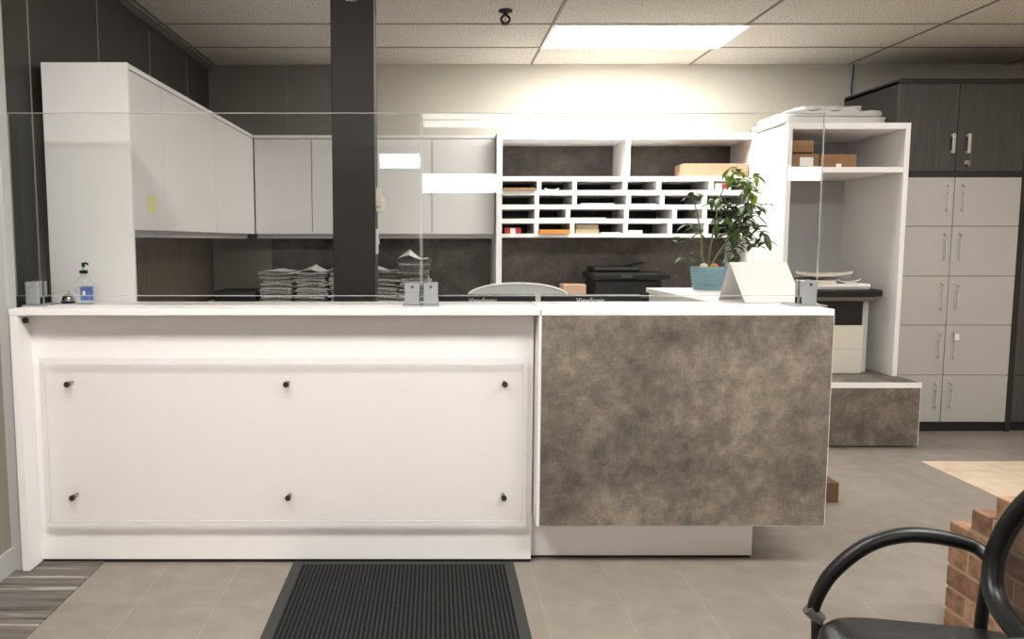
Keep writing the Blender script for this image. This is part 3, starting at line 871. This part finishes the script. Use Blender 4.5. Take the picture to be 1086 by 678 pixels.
t = thing('cardboard_box', 'long flat cardboard box on the mailbox shelf above the plant', 'box', (2.03, 6.0, 1.812))
part('carton', bm, M['card_light'], t)
bm = BM(); bx(bm, 1.80, 2.27, 5.985, 6.035, 1.9045, 1.9065); bx(bm, 1.798, 1.8005, 5.985, 6.035, 1.85, 1.906); part('tape', bm, M['card'], t)

# ------------------------------------------------------------------ paper stacks on the worktop
def make_news(seed, th):
    bm = BM(); random.seed(seed)
    ph = random.uniform(0, 6); q = random.uniform(3, 7)
    sheet(bm, -0.110, 0.110, -0.15, 0.15, lambda u, v: 0.0024*math.sin(ph+u*q)*math.sin(v*4+ph), th, 8, 7)
    for k in range(3):                       # loose leaf edges on the folded side
        sheet(bm, -0.112-0.003*random.random(), 0.111+0.004*random.random(), -0.156-0.004*random.random(), 0.0, lambda u, v: 0.001+0.0036*k+0.0026*math.sin(ph+k+u*q*1.3)*(1-v), 0.0012, 8, 3)
    return bm
STK = [(-1.145, 'first', 0.235), (-0.893, 'second', 0.245), (-0.645, 'third', 0.255), (-0.385, 'fourth', 0.25), (-0.158, 'fifth', 0.335)]
WHERE = ['at the outer end beside the black tray', 'second from the black tray', 'mostly behind the brown column', 'beside the right edge of the brown column', 'tallest, behind the twin glass clamp']
protos = []
for mm, sd, th in (('news', 3, 0.012), ('news_dark', 5, 0.009), ('news', 8, 0.010), ('news_mid', 13, 0.0125)):
    o = solo('newspaper', 'folded newspaper', 'newspaper', make_news(sd, th), M[mm], (0, 0, 0), 'x', smooth=True)
    protos.append(o)
used = [False]*4
random.seed(11)
for si, (cx_, _, hh) in enumerate(STK):
    z = 0.89; k = 0
    while z < 0.89+hh-0.02:
        j = random.choice((0, 0, 1, 2, 3, 1))
        p = protos[j]
        if used[j]:
            o = p.copy(); COL.objects.link(o)
        else:
            o = p; used[j] = True
        o.location = (cx_+random.uniform(-0.008, 0.008), 5.90+random.uniform(-0.012, 0.012), z+0.003)
        o.rotation_euler = (0, 0, random.uniform(-0.10, 0.10)+(PI if k % 2 else 0))
        o['label'] = 'folded newspaper in the paper stack %s' % WHERE[si]
        o['group'] = 'newspapers in the stack %s' % WHERE[si]
        z += (0.0168, 0.0135, 0.0146, 0.0172)[j]; k += 1
    # the curled top copy
    bm = BM(); pk = (0.55, 0.5, 0.3, 0.3, 0.35)[si]; hgt = (0.018, 0.045, 0.03, 0.02, 0.062)[si]
    sheet(bm, cx_-0.112, cx_+0.105, 5.755, 6.03, lambda u, v: z+0.004+hgt*max(0, 1-abs(u-pk)*2.6)*(0.4+0.6*v)+0.004*math.sin(u*7), 0.004, 14, 8)
    solo('newspaper', 'curled newspaper lying on top of the stack %s' % WHERE[si], 'newspaper', bm, M['news'], (cx_, 5.9, z), smooth=True)

t = thing('letter_tray', 'black letter tray in the corner beside the paper stacks', 'letter tray', (-1.46, 5.95, 0.89))
bm = BM(); bx(bm, -1.60, -1.30, 5.78, 6.12, 0.89, 0.896); bx(bm, -1.60, -1.594, 5.78, 6.12, 0.896, 0.985); bx(bm, -1.306, -1.30, 5.78, 6.12, 0.896, 0.985); bx(bm, -1.594, -1.306, 6.114, 6.12, 0.896, 0.985); part('tray', bm, M['black'], t)
bm = BM(); bx(bm, -1.594, -1.306, 5.78, 5.786, 0.896, 0.985); part('front_lip', bm, M['black_matte'], t)
for k, (x0, x1, y0, z, m_, l) in enumerate(((-1.62, -1.20, 4.72, 0.89, 'news_dark', 'grey magazine at the bottom of the loose pile under the side cabinets'), (-1.60, -1.22, 4.74, 0.915, 'yellow_paper', 'yellowish magazine on top of the loose pile under the side cabinets'))):
    flat('magazine', l, 'magazine', x0, x1, y0, y0+0.28, z, 0.024, M[m_], 0.0, 'magazines under the side cabinets')

# ------------------------------------------------------------------ printer and small boxes on the worktop
t = thing('printer', 'black multifunction printer on the back worktop', 'printer', (1.40, 5.98, 0.89))
bm = BM(); bx(bm, 1.15, 1.64, 5.80, 6.18, 0.89, 1.06, 0.012, 2); body = part('body', bm, M['black'], t)
bm = BM(); bx(bm, 1.28, 1.56, 5.794, 5.801, 0.935, 1.01); part('paper_slot', bm, M['black_matte'], body)
bm = BM(); bx(bm, 1.13, 1.70, 5.78, 6.19, 1.062, 1.115, 0.012, 2); part('scanner_lid', bm, M['black'], t)
bm = BM(); bx(bm, 1.16, 1.50, 5.90, 6.18, 1.115, 1.155, 0.015, 2); part('document_feeder', bm, M['black'], t)
bm = quad_sheet((1.43, 5.92, 1.152), (1.56, 5.92, 1.185), (1.56, 6.14, 1.185), (1.43, 6.14, 1.152), 0.006); part('feeder_tray', bm, M['black'], t)
bm = BM(); bx(bm, 1.26, 1.58, 5.70, 5.80, 0.935, 0.943); part('output_tray', bm, M['black_matte'], t)
bm = BM(); bx(bm, 1.34, 1.42, 5.777, 5.781, 1.08, 1.10); part('control_panel', bm, mat('panel_gray', (70, 72, 74), 0.3), t)
bm = BM(); bx(bm, 0.925, 1.09, 5.80, 5.98, 0.89, 1.03, 0.003)
t = thing('cardboard_box', 'small cardboard box between the mesh chair and the printer', 'box', (1.0, 5.9, 0.89))
part('carton', bm, M['card_light'], t)
bm = BM(); bx(bm, 0.925, 1.09, 5.87, 5.91, 1.0295, 1.0315); part('tape', bm, M['card'], t)

# ------------------------------------------------------------------ desk, monitors, task chair behind the counter
t = thing('desk', 'white desk hidden behind the counter carrying the two monitors', 'desk', (0.1, 3.98, 0))
bm = BM(); bx(bm, -0.27, 1.24, 3.64, 4.36, 0.715, 0.74, 0.002); part('desktop', bm, M['white'], t)
for a in (-0.25, 1.19):
    bm = BM(); bx(bm, a, a+0.025, 3.66, 4.34, 0.0, 0.715); part('leg_panel', bm, M['white'], t)
def text_mesh(body, size, depth=0.0008):
    cu = bpy.data.curves.new('text', 'FONT'); cu.body = body; cu.size = size; cu.align_x = 'CENTER'; cu.align_y = 'CENTER'; cu.extrude = depth
    o = bpy.data.objects.new('text', cu); COL.objects.link(o)
    dg = bpy.context.evaluated_depsgraph_get(); dg.update()
    me = bpy.data.meshes.new_from_object(o.evaluated_get(dg))
    bpy.data.objects.remove(o)
    b2 = bmesh.new(); b2.from_mesh(me); return b2
for x0, x1, tx, l in ((0.014, 0.500, 0.236, 'black monitor seen from behind, in front of the mesh chair'), (0.528, 1.03, 0.775, 'black monitor seen from behind, next to the white counter return')):
    c = (x0+x1)/2
    t = thing('monitor', l, 'monitor', (c, 4.02, 0.74), 0, 'two monitors behind the counter')
    bm = BM(); bx(bm, x0, x1, 4.0, 4.028, 0.79, 1.079, 0.005, 2); sh = part('shell', bm, M['black'], t)
    bm = BM(); bx(bm, x0+0.012, x1-0.012, 4.0275, 4.0295, 0.81, 1.069); part('screen', bm, mat('screen_dark', (14, 15, 18), 0.15), t)
    bm = BM(); bx(bm, c-0.13, c+0.13, 3.975, 4.003, 0.83, 1.0, 0.01, 2); part('rear_bulge', bm, M['black'], t)
    bm = BM(); bx(bm, c-0.03, c+0.03, 3.95, 3.975, 0.75, 0.93); part('stand_neck', bm, M['black'], t)
    bm = BM(); bx(bm, c-0.12, c+0.12, 3.88, 4.08, 0.74, 0.752, 0.004); part('stand_base', bm, M['black'], t)
    bm = text_mesh('ViewSonic', 0.034)
    bmesh.ops.transform(bm, matrix=Matrix.Translation((tx, 3.9994, 1.050)) @ Matrix.Rotation(PI/2, 4, 'X'), verts=bm.verts[:])
    part('brand_lettering', bm, M['lettering'], sh, 'white lettering reading ViewSonic')

t = thing('task_chair', 'light grey mesh-back task chair facing the monitors', 'chair', (0.495, 4.62, 0))
fp = [(0.195, 4.80, 0.62), (0.188, 4.80, 0.84), (0.195, 4.81, 1.0), (0.225, 4.82, 1.045), (0.34, 4.84, 1.078), (0.495, 4.85, 1.088), (0.65, 4.84, 1.078), (0.765, 4.82, 1.045), (0.795, 4.81, 1.0), (0.802, 4.80, 0.84), (0.795, 4.80, 0.62), (0.495, 4.83, 0.56)]
pth = smooth_path(fp, 5, True)
bm = BM(); tube(bm, pth, 0.0085, 8, True); part('back_frame', bm, M['frame_gray'], t, smooth=True)
bm = BM(); cc = bm.verts.new((0.495, 4.84, 0.83)); vs = [bm.verts.new(p) for p in pth]
for i in range(len(vs)): bm.faces.new((vs[i], vs[(i+1) % len(vs)], cc))
bk = part('back_mesh', bm, M['mesh_gray'], t, smooth='all'); s = bk.modifiers.new('thickness', 'SOLIDIFY'); s.thickness = 0.002
bm = BM(); bx(bm, 0.25, 0.74, 4.42, 4.82, 0.45, 0.53, 0.03, 3); part('seat', bm, M['black_matte'], t, smooth=True)
bm = BM(); tube(bm, [(0.495, 4.62, 0.10), (0.495, 4.62, 0.45)], 0.028, 14); part('gas_post', bm, M['black'], t)
bm = BM(); tube(bm, smooth_path([(0.495, 4.65, 0.44), (0.495, 4.87, 0.46), (0.495, 4.87, 0.70)], 5), 0.02, 8); part('back_support', bm, M['black'], t, smooth=True)
for k in range(5):
    a = 2*PI*k/5+0.3; bm = BM()
    tube(bm, [(0.495, 4.62, 0.11), (0.495+0.29*math.cos(a), 4.62+0.29*math.sin(a), 0.075)], [0.024, 0.015], 8)
    lg = part('leg', bm, M['black'], t)
    bm = BM(); tube(bm, [(0.495+0.29*math.cos(a)-0.012, 4.62+0.29*math.sin(a), 0.03), (0.495+0.29*math.cos(a)+0.012, 4.62+0.29*math.sin(a), 0.03)], 0.03, 14); part('caster', bm, M['black'], lg)

# ------------------------------------------------------------------ fittings on the column
t = thing('thermostat', 'cream thermostat box on the side of the brown column', 'thermostat', (-0.286, 3.88, 1.49))
bm = BM(); bx(bm, -0.286, -0.262, 3.83, 3.93, 1.51, 1.60, 0.003); part('housing', bm, mat('cream_plastic', (226, 218, 200), 0.5), t)
bm = BM(); bx(bm, -0.286, -0.246, 3.85, 3.93, 1.485, 1.555, 0.003); part('cover', bm, mat('cream_plastic_light', (238, 232, 216), 0.5), t)
t = thing('light_switch', 'white double switch plate on the side of the brown column', 'light switch', (-0.286, 3.87, 1.29))
bm = BM(); bx(bm, -0.286, -0.278, 3.83, 3.91, 1.285, 1.405, 0.002); part('plate', bm, M['white'], t)
bm = BM(); bx(bm, -0.278, -0.270, 3.862, 3.878, 1.33, 1.36, 0.002); part('toggle', bm, M['white'], t)
t = thing('sensor_box', 'small white sensor box high on the front of the brown column', 'sensor', (-0.385, 3.80, 2.44))
bm = BM(); bx(bm, -0.412, -0.358, 3.772, 3.80, 2.44, 2.53, 0.004); part('housing', bm, M['white'], t)
bm = BM(); bx(bm, -0.400, -0.370, 3.768, 3.772, 2.47, 2.49); part('lens', bm, M['black'], t)

# blue data cable on the back wall
bm = BM(); tube(bm, smooth_path([(3.215, YB-0.006, ZC-0.002), (3.212, YB-0.007, 2.62), (3.206, YB-0.006, 2.52), (3.214, YB-0.006, 2.40), (3.214, YB-0.006, 2.22)], 5), 0.006, 8)
solo('cable', 'thin blue cable running down the back wall beside the tall dark cabinet', 'cable', bm, M['blue_cable'], (3.21, YB, 2.22), smooth=True)

# ------------------------------------------------------------------ stone platform, open cabinet, copier
t = thing('platform', 'low stone-look platform with a white edge under the open cabinet', 'platform', (2.7, 5.7, 0))
bm = BM(); bx(bm, 2.29, 3.150, 5.135, 6.30, 0.012, 0.396); bx(bm, 2.29, 3.150, 5.142, 6.30, 0.396, 0.4305); part('stone_body', bm, M['stone'], t)
bm = BM(); bx(bm, 2.29, 3.154, 5.130, 5.142, 0.396, 0.430); bx(bm, 3.150, 3.154, 5.142, 6.30, 0.396, 0.430); bx(bm, 3.150, 3.153, 5.135, 5.142, 0.012, 0.396); part('white_edge', bm, M['white'], t, 'white edge band')
bm = BM(); bx(bm, 2.32, 3.10, 5.18, 6.30, 0.0, 0.012); part('plinth', bm, M['black_matte'], t)

CF = 5.385; CZ = 0.4305
t = thing('open_cabinet', 'tall white open cabinet with one shelf above the copier', 'cabinet', (2.73, 5.85, CZ))
for a, b in ((2.326, 2.358), (3.104, 3.136)):
    bm = BM(); bx(bm, a, b, CF, YB-0.004, CZ, 2.122, 0.001); part('side_panel', bm, M['white'], t)
bm = BM(); bx(bm, 2.358, 3.104, CF, YB-0.004, 2.082, 2.122); part('top_board', bm, M['white'], t)
bm = BM(); bx(bm, 2.358, 3.104, CF+0.01, 6.16, 1.800, 1.835); part('shelf', bm, M['white'], t)
bm = BM(); bx(bm, 2.358, 3.104, 6.16, 6.18, CZ, 2.082); part('back_panel', bm, M['cab_gray'], t)

t = thing('copier', 'black and white copier standing inside the open cabinet', 'copier', (2.75, 5.75, CZ))
bm = BM(); bx(bm, 2.46, 2.955, 5.50, 6.05, CZ, 0.765, 0.004); lo = part('paper_drawer', bm, M['copier_white'], t, 'cream paper drawer base')
bm = BM(); bx(bm, 2.46, 2.955, 5.498, 5.5005, 0.60, 0.604); part('drawer_line', bm, M['cab_gray'], lo)
bm = BM(); bx(bm, 2.46, 2.95, 5.51, 6.05, 0.765, 0.935, 0.004); part('engine', bm, M['black'], t)
bm = BM(); bx(bm, 2.955, 3.015, 5.56, 6.05, CZ, 0.955, 0.003); part('side_cover', bm, M['cab_gray'], t, 'light grey side cover')
bm = BM(); bx(bm, 2.44, 3.00, 5.47, 6.06, 0.935, 0.965, 0.004); part('control_strip', bm, mat('copier_gray', (96, 92, 88), 0.5), t)
bm = BM(); bx(bm, 2.43, 3.055, 5.46, 6.08, 0.965, 1.015, 0.012, 2); part('scanner_lid', bm, M['black'], t)
for k, (x0, x1, y0, y1, z, th, m_, c, l) in enumerate((
        (2.48, 2.99, 5.52, 5.86, 1.015, 0.014, 'paper', 0.0, 'white paper pad lying flat on the black copier lid'),
        (2.47, 2.985, 5.50, 5.84, 1.030, 0.022, 'paper', 0.0, 'white paper bundle in the middle of the copier pile'),
        (2.48, 2.76, 5.52, 5.84, 1.053, 0.022, 'paper_cream', 0.0, 'cream folder on the copier pile nearest the tent card'),
        (2.78, 2.94, 5.54, 5.80, 1.053, 0.005, 'paper', 0.030, 'curled white sheet on top of the copier pile'),
        (2.62, 2.90, 5.60, 5.86, 1.080, 0.006, 'cab_gray', 0.015, 'grey curled sheet at the back of the copier pile'),
        (2.47, 2.86, 5.50, 5.80, 1.103, 0.018, 'paper_cream', 0.020, 'cream folded paper topmost on the copier pile'))):
    flat('paper_bundle', l, 'paper', x0, x1, y0, y1, z, th, M[m_], c, 'papers on the copier')

# boxes on the shelf
def carton(label, x0, x1, y0, y1, z0, z1, m_, lab=None):
    t = thing('cardboard_box', label, 'box', ((x0+x1)/2, (y0+y1)/2, z0), 0, 'boxes in the open cabinet')
    bm = BM(); bx(bm, x0, x1, y0, y1, z0, z1, 0.003); c = part('carton', bm, m_, t)
    bm = BM(); bx(bm, x0, x1, y0-0.0008, y0, (z0+z1)/2-0.001, (z0+z1)/2+0.001); part('flap_line', bm, M['card_dark'], t)
    if lab:
        bm = BM(); bx(bm, lab[0], lab[1], y0-0.0018, y0-0.0008, lab[2], lab[3]); part('label', bm, M['paper'], t, 'white paper label')
    return t
carton('lower cardboard box with a white label on the cabinet shelf', 2.366, 2.575, 5.46, 5.75, 1.835, 1.928, M['card'], (2.445, 2.535, 1.845, 1.905))
carton('small cardboard box stacked on the labelled box', 2.370, 2.535, 5.46, 5.72, 1.938, 2.018, M['card'])
carton('wide flat cardboard box beside the labelled box on the cabinet shelf', 2.582, 2.825, 5.46, 5.80, 1.835, 1.925, M['card'], (2.69, 2.725, 1.84, 1.862))
bm = BM(); bx(bm, 2.375, 2.53, 5.47, 5.72, 1.928, 1.938)
solo('booklet', 'dark booklet between the two stacked cardboard boxes', 'booklet', bm, M['black_matte'], (2.45, 5.6, 1.928))

# wrapped packages on top of the cabinet
def package(label, x0, x1, y0, y1, z0, z1, seed):
    bm = BM(); random.seed(seed)
    bx(bm, x0, x1, y0, y1, z0, z1)
    bmesh.ops.subdivide_edges(bm, edges=bm.edges[:], cuts=9, use_grid_fill=True)
    ph = [random.uniform(0, 6) for _ in range(4)]
    for v in bm.verts:
        k = 0.35*(math.sin(v.co.x*42+ph[0])*math.sin(v.co.y*35+ph[1])+random.uniform(-0.8, 0.8))
        if v.co.z > z0+0.004: v.co.z += 0.010*k
        v.co.x += 0.006*math.sin(v.co.z*150+ph[2]+v.co.y*30); v.co.y += 0.006*math.sin(v.co.x*38+ph[3])
    return solo('wrapped_package', label, 'package', bm, M['wrap'], ((x0+x1)/2, (y0+y1)/2, z0), 'wrapped packages on the open cabinet', smooth='all')
package('largest plastic-wrapped flat package, lying directly on the open cabinet', 2.31, 2.985, 5.42, 5.98, 2.123, 2.165, 1)
package('middle plastic-wrapped flat package on the open cabinet', 2.34, 2.965, 5.44, 5.96, 2.172, 2.21, 2)
package('small plastic-wrapped package topmost on the open cabinet', 2.45, 2.85, 5.48, 5.92, 2.217, 2.245, 3)

# ------------------------------------------------------------------ lockers with dark upper cabinet
LF = 5.58
t = thing('locker_cabinet', 'tall cabinet of grey lockers below dark wood doors', 'cabinet', (3.59, 5.9, 0))
X0, XS, X1 = 3.158, 3.573, 4.034
bm = BM()
bx(bm, X0, X0+0.02, LF+0.02, YB-0.002, 0.066, 2.43); bx(bm, X1, X1+0.03, LF-0.004, YB-0.002, 0.0, 2.43)
bx(bm, X0+0.02, X1, LF, YB-0.002, 1.785, 1.82); bx(bm, X0, X1+0.03, LF-0.004, YB-0.002, 2.412, 2.445)
bx(bm, X0+0.02, X1, YB-0.02, YB-0.002, 0.066, 2.41)
part('dark_carcass', bm, M['dark_edge'], t, 'dark wood carcass')
bm = BM(); bx(bm, X0, X1, LF+0.012, LF+0.03, 0.0, 0.066); part('plinth', bm, M['black_matte'], t)
bm = BM(); bx(bm, X0+0.02, X1, LF+0.022, LF+0.03, 0.066, 1.785); part('gap_backing', bm, M['black_matte'], t)
UX0 = 3.096
for a, b, hx in ((X0, 3.567, 3.533), (3.571, X1, 3.64)):
    bm = BM(); bx(bm, a, b, LF, LF+0.02, 1.823, 2.411, 0.001); d = part('upper_door', bm, M['dark_wood'], t, 'dark wood door')
    bm = BM(); bx(bm, hx-0.011, hx+0.011, LF-0.03, LF-0.022, 1.942, 2.075, 0.003)
    bx(bm, hx-0.009, hx+0.009, LF-0.024, LF, 1.945, 1.962); bx(bm, hx-0.009, hx+0.009, LF-0.024, LF, 2.055, 2.072)
    part('handle', bm, M['handle'], d, 'silver bar handle')
    if hx > 3.6:
        bm = BM(); tube(bm, [(3.636, LF, 1.88), (3.636, LF-0.02, 1.88)], 0.014, 16); part('lock', bm, M['handle'], d, smooth=True)
        bm = BM(); bx(bm, 3.632, 3.650, LF-0.032, LF-0.028, 1.855, 1.89, 0.001); bx(bm, 3.634, 3.638, LF-0.03, LF-0.018, 1.878, 1.883); part('key', bm, M['steel'], d)
ZR = [1.783, 1.447, 1.102, 0.759, 0.405, 0.068]
for r in range(5):
    z1, z0 = ZR[r]-0.002, ZR[r+1]+0.002
    for a, b, s in ((X0+0.001, XS-0.0025, -1), (XS+0.0025, X1-0.002, 1)):
        bm = BM(); bx(bm, a, b, LF, LF+0.018, z0, z1, 0.001); d = part('locker_door', bm, M['locker_gray'], t)
        hx = XS+s*0.052
        bm = BM(); tube(bm, [(hx, LF-0.03, z1-0.235), (hx, LF-0.03, z1-0.095)], 0.0045, 8)
        for zz in (z1-0.225, z1-0.105): tube(bm, [(hx, LF, zz), (hx, LF-0.03, zz)], 0.004, 8)
        part('handle', bm, M['handle'], d, 'silver bar handle', smooth=True)
        bm = BM(); tube(bm, [(hx+0.004, LF, z1-0.052), (hx+0.004, LF-0.014, z1-0.052)], 0.009, 12)
        tube(bm, [(hx+0.004, LF-0.012, z1-0.052), (hx+0.004, LF-0.03, z1-0.068)], 0.005, 6)
        part('lock', bm, M['handle'], d, smooth=True)
        if r == 3 and s == 1:
            bm = BM(); bx(bm, hx-0.008, hx+0.024, LF-0.036, LF-0.032, z1-0.10, z1-0.055, 0.001); part('key_tag', bm, M['paper'], d, 'white key tag')

t = thing('dark_cabinet', 'dark wood drawer cabinet past the lockers at the frame edge', 'cabinet', (4.5, 5.95, 0))
bm = BM(); bx(bm, 4.07, 4.95, LF+0.02, YB-0.002, 0.06, 2.43); part('carcass', bm, M['dark_wood'], t)
bm = BM(); bx(bm, 4.07, 4.95, LF+0.03, LF+0.06, 0.0, 0.06); part('plinth', bm, M['black_matte'], t)
for r in range(5):
    bm = BM(); bx(bm, 4.072, 4.948, LF, LF+0.02, ZR[r+1]+0.002, ZR[r]-0.002, 0.001); d = part('drawer', bm, M['dark_wood'], t)
    bm = BM(); bx(bm, 4.40, 4.60, LF-0.026, LF-0.018, ZR[r]-0.09, ZR[r]-0.075); bx(bm, 4.41, 4.42, LF-0.02, LF, ZR[r]-0.088, ZR[r]-0.077); bx(bm, 4.58, 4.59, LF-0.02, LF, ZR[r]-0.088, ZR[r]-0.077); part('handle', bm, M['chrome'], d)
bm = BM(); bx(bm, 4.072, 4.948, LF, LF+0.02, 1.80, 2.42, 0.001); part('upper_door', bm, M['dark_wood'], t)

# ------------------------------------------------------------------ entrance mat
t = thing('floor_mat', 'black ribbed entrance mat on the tiles in front of the counter', 'mat', (-0.135, 2.5, 0))
bm = BM(); bx(bm, -0.555, 0.285, 1.6, 3.22, 0.0, 0.008); part('ribbed_field', bm, M['ribbed'], t)
bm = BM()
bx(bm, -0.597, -0.555, 1.56, 3.258, 0.0, 0.006, 0.002); bx(bm, 0.285, 0.327, 1.56, 3.258, 0.0, 0.006, 0.002)
bx(bm, -0.555, 0.285, 3.22, 3.252, 0.0, 0.006); bx(bm, -0.555, 0.285, 1.56, 1.60, 0.0, 0.006)
part('rubber_border', bm, M['rubber'], t)

# ------------------------------------------------------------------ stepped brick wall end
bm = BM(); bmm = BM()
C_H = 0.079; BX0, BX1 = 1.78, 1.885
ends = [2.692, 2.692, 2.692, 2.692, 2.692, 2.585, 2.475, 2.365, 2.26, 2.155, 2.05, 1.945]
for k, ye in enumerate(ends):
    z0 = k*C_H; z1 = z0+C_H-0.011
    y = ye; first = True
    bx(bmm, BX0+0.004, BX1-0.004, 1.40, ye-0.004, z0-(0.011 if k else 0), z0+C_H-0.014)
    while y > 1.41:
        L = (0.095 if (k % 2 and first) else 0.203)
        y0 = max(1.40, y-L)
        if y-y0 > 0.02: bx(bm, BX0, BX1, y0, y, z0+0.0005, z1, 0.0025)
        y = y0-0.011; first = False
t = thing('brick_wall', 'low stepped red-brown brick wall end behind the black armchair', 'brick wall', (1.83, 2.0, 0))
part('bricks', bm, M['brick'], t); part('mortar_core', bmm, M['mortar'], t)

# ------------------------------------------------------------------ visitor armchair in the foreground
CX, CY = 1.057, 1.52
FV = Vector((-0.9755, 0.22, 0)); SV = Vector((0.22, 0.9755, 0)); C0 = Vector((CX, CY, 0))
def W(f, s, z): return C0+FV*f+SV*s+Vector((0, 0, z))
t = thing('armchair', 'black visitor armchair with a mesh back and curved tubular arms', 'chair', (CX, CY, 0))
# padded seat
bm = BM(); N = 40; rings = []
def outline(sc, z):
    out = []
    for k in range(N):
        a = 2*PI*k/N; c, s_ = math.cos(a), math.sin(a)
        e = 0.42
        f = math.copysign(abs(c)**e, c)*0.235*sc; s2 = math.copysign(abs(s_)**e, s_)*0.245*sc
        out.append(bm.verts.new(W(f+0.010, s2, z+0.016)))
    return out
for sc, z in ((0.90, 0.395), (0.985, 0.405), (1.0, 0.43), (0.985, 0.455), (0.93, 0.470), (0.80, 0.477), (0.45, 0.474)):
    rings.append(outline(sc, z))
for a, b in zip(rings, rings[1:]):
    for k in range(N): bm.faces.new((a[k], a[(k+1) % N], b[(k+1) % N], b[k]))
bm.faces.new(rings[0][::-1]); bm.faces.new(rings[-1])
seat = part('seat', bm, M['black_leather'], t, smooth='all')
bm = BM(); tube(bm, [W(-0.02, 0.238, 0.478), W(-0.03, 0.20, 0.4895), W(-0.04, 0.10, 0.493), W(-0.045, -0.2, 0.493)], 0.0016, 6); part('seat_seam', bm, mat('seam_thread', (92, 90, 88), 0.6), seat, 'pale seam line')
# back frame
half = [(0.0, 0.535), (0.10, 0.545), (0.17, 0.562), (0.212, 0.595), (0.232, 0.65), (0.226, 0.715), (0.196, 0.785), (0.14, 0.845), (0.07, 0.878), (0.0, 0.888)]
loop = [(s, z) for s, z in half]+[(-s, z) for s, z in half[-2:0:-1]]
def back_pt(s, z): return W(-0.112-0.22*(z-0.55)-0.02*(1-(s/0.24)**2), s, z)
bp_ = smooth_path([back_pt(s, z) for s, z in loop], 5, True)
bm = BM(); tube(bm, bp_, 0.0215, 12, True); part('back_frame', bm, M['black'], t, smooth='all')
bm = BM(); vs = [bm.verts.new(p) for p in bp_]; inner = [bm.verts.new(p.lerp(back_pt(0, 0.71), 0.5)) for p in bp_]; cc = bm.verts.new(back_pt(0, 0.71))
for i in range(len(vs)):
    j = (i+1) % len(vs)
    bm.faces.new((vs[i], vs[j], inner[j], inner[i])); bm.faces.new((inner[i], inner[j], cc))
bk = part('back_mesh', bm, M['mesh_black'], t, 'see-through black mesh panel', smooth='all'); s = bk.modifiers.new('thickness', 'SOLIDIFY'); s.thickness = 0.0015
arm = [(0.224, 0.469), (0.217, 0.505), (0.191, 0.563), (0.143, 0.620), (0.094, 0.656), (0.036, 0.675), (-0.023, 0.677), (-0.075, 0.669), (-0.112, 0.657)]
for sd in (1, -1):
    s_ = 0.265*sd
    pts = smooth_path([W(f, s_, z) for f, z in arm]+[back_pt(0.238*sd, 0.64)], 5)
    bm = BM(); tube(bm, pts, [0.014+0.004*math.sin(PI*i/(len(pts)-1)) for i in range(len(pts))], 12); am = part('armrest', bm, M['black'], t, smooth='all')
    bm = BM(); tube(bm, [W(0.236, s_, 0.480), W(0.205, s_, 0.452)], 0.016, 12); part('arm_bracket', bm, M['bracket'], am, 'grey metal bracket', smooth=True)
    bm = BM(); tube(bm, smooth_path([back_pt(0.238*sd, 0.645), W(-0.132, 0.258*sd, 0.55), W(-0.132, 0.258*sd, 0.42), W(-0.19, 0.262*sd, 0.2), W(-0.24, 0.265*sd, 0.008)], 5), 0.0135, 10); part('rear_leg', bm, M['black'], t, smooth='all')
    bm = BM(); tube(bm, smooth_path([W(0.214, s_, 0.455), W(0.212, s_, 0.3), W(0.235, 0.268*sd, 0.008)], 5), 0.0135, 10); part('front_leg', bm, M['black'], t, smooth='all')
bm = BM()
for f in (0.19, -0.155): tube(bm, [W(f, -0.262, 0.385), W(f, 0.262, 0.385)], 0.011, 8)
part('seat_rail', bm, M['black'], t, smooth=True)
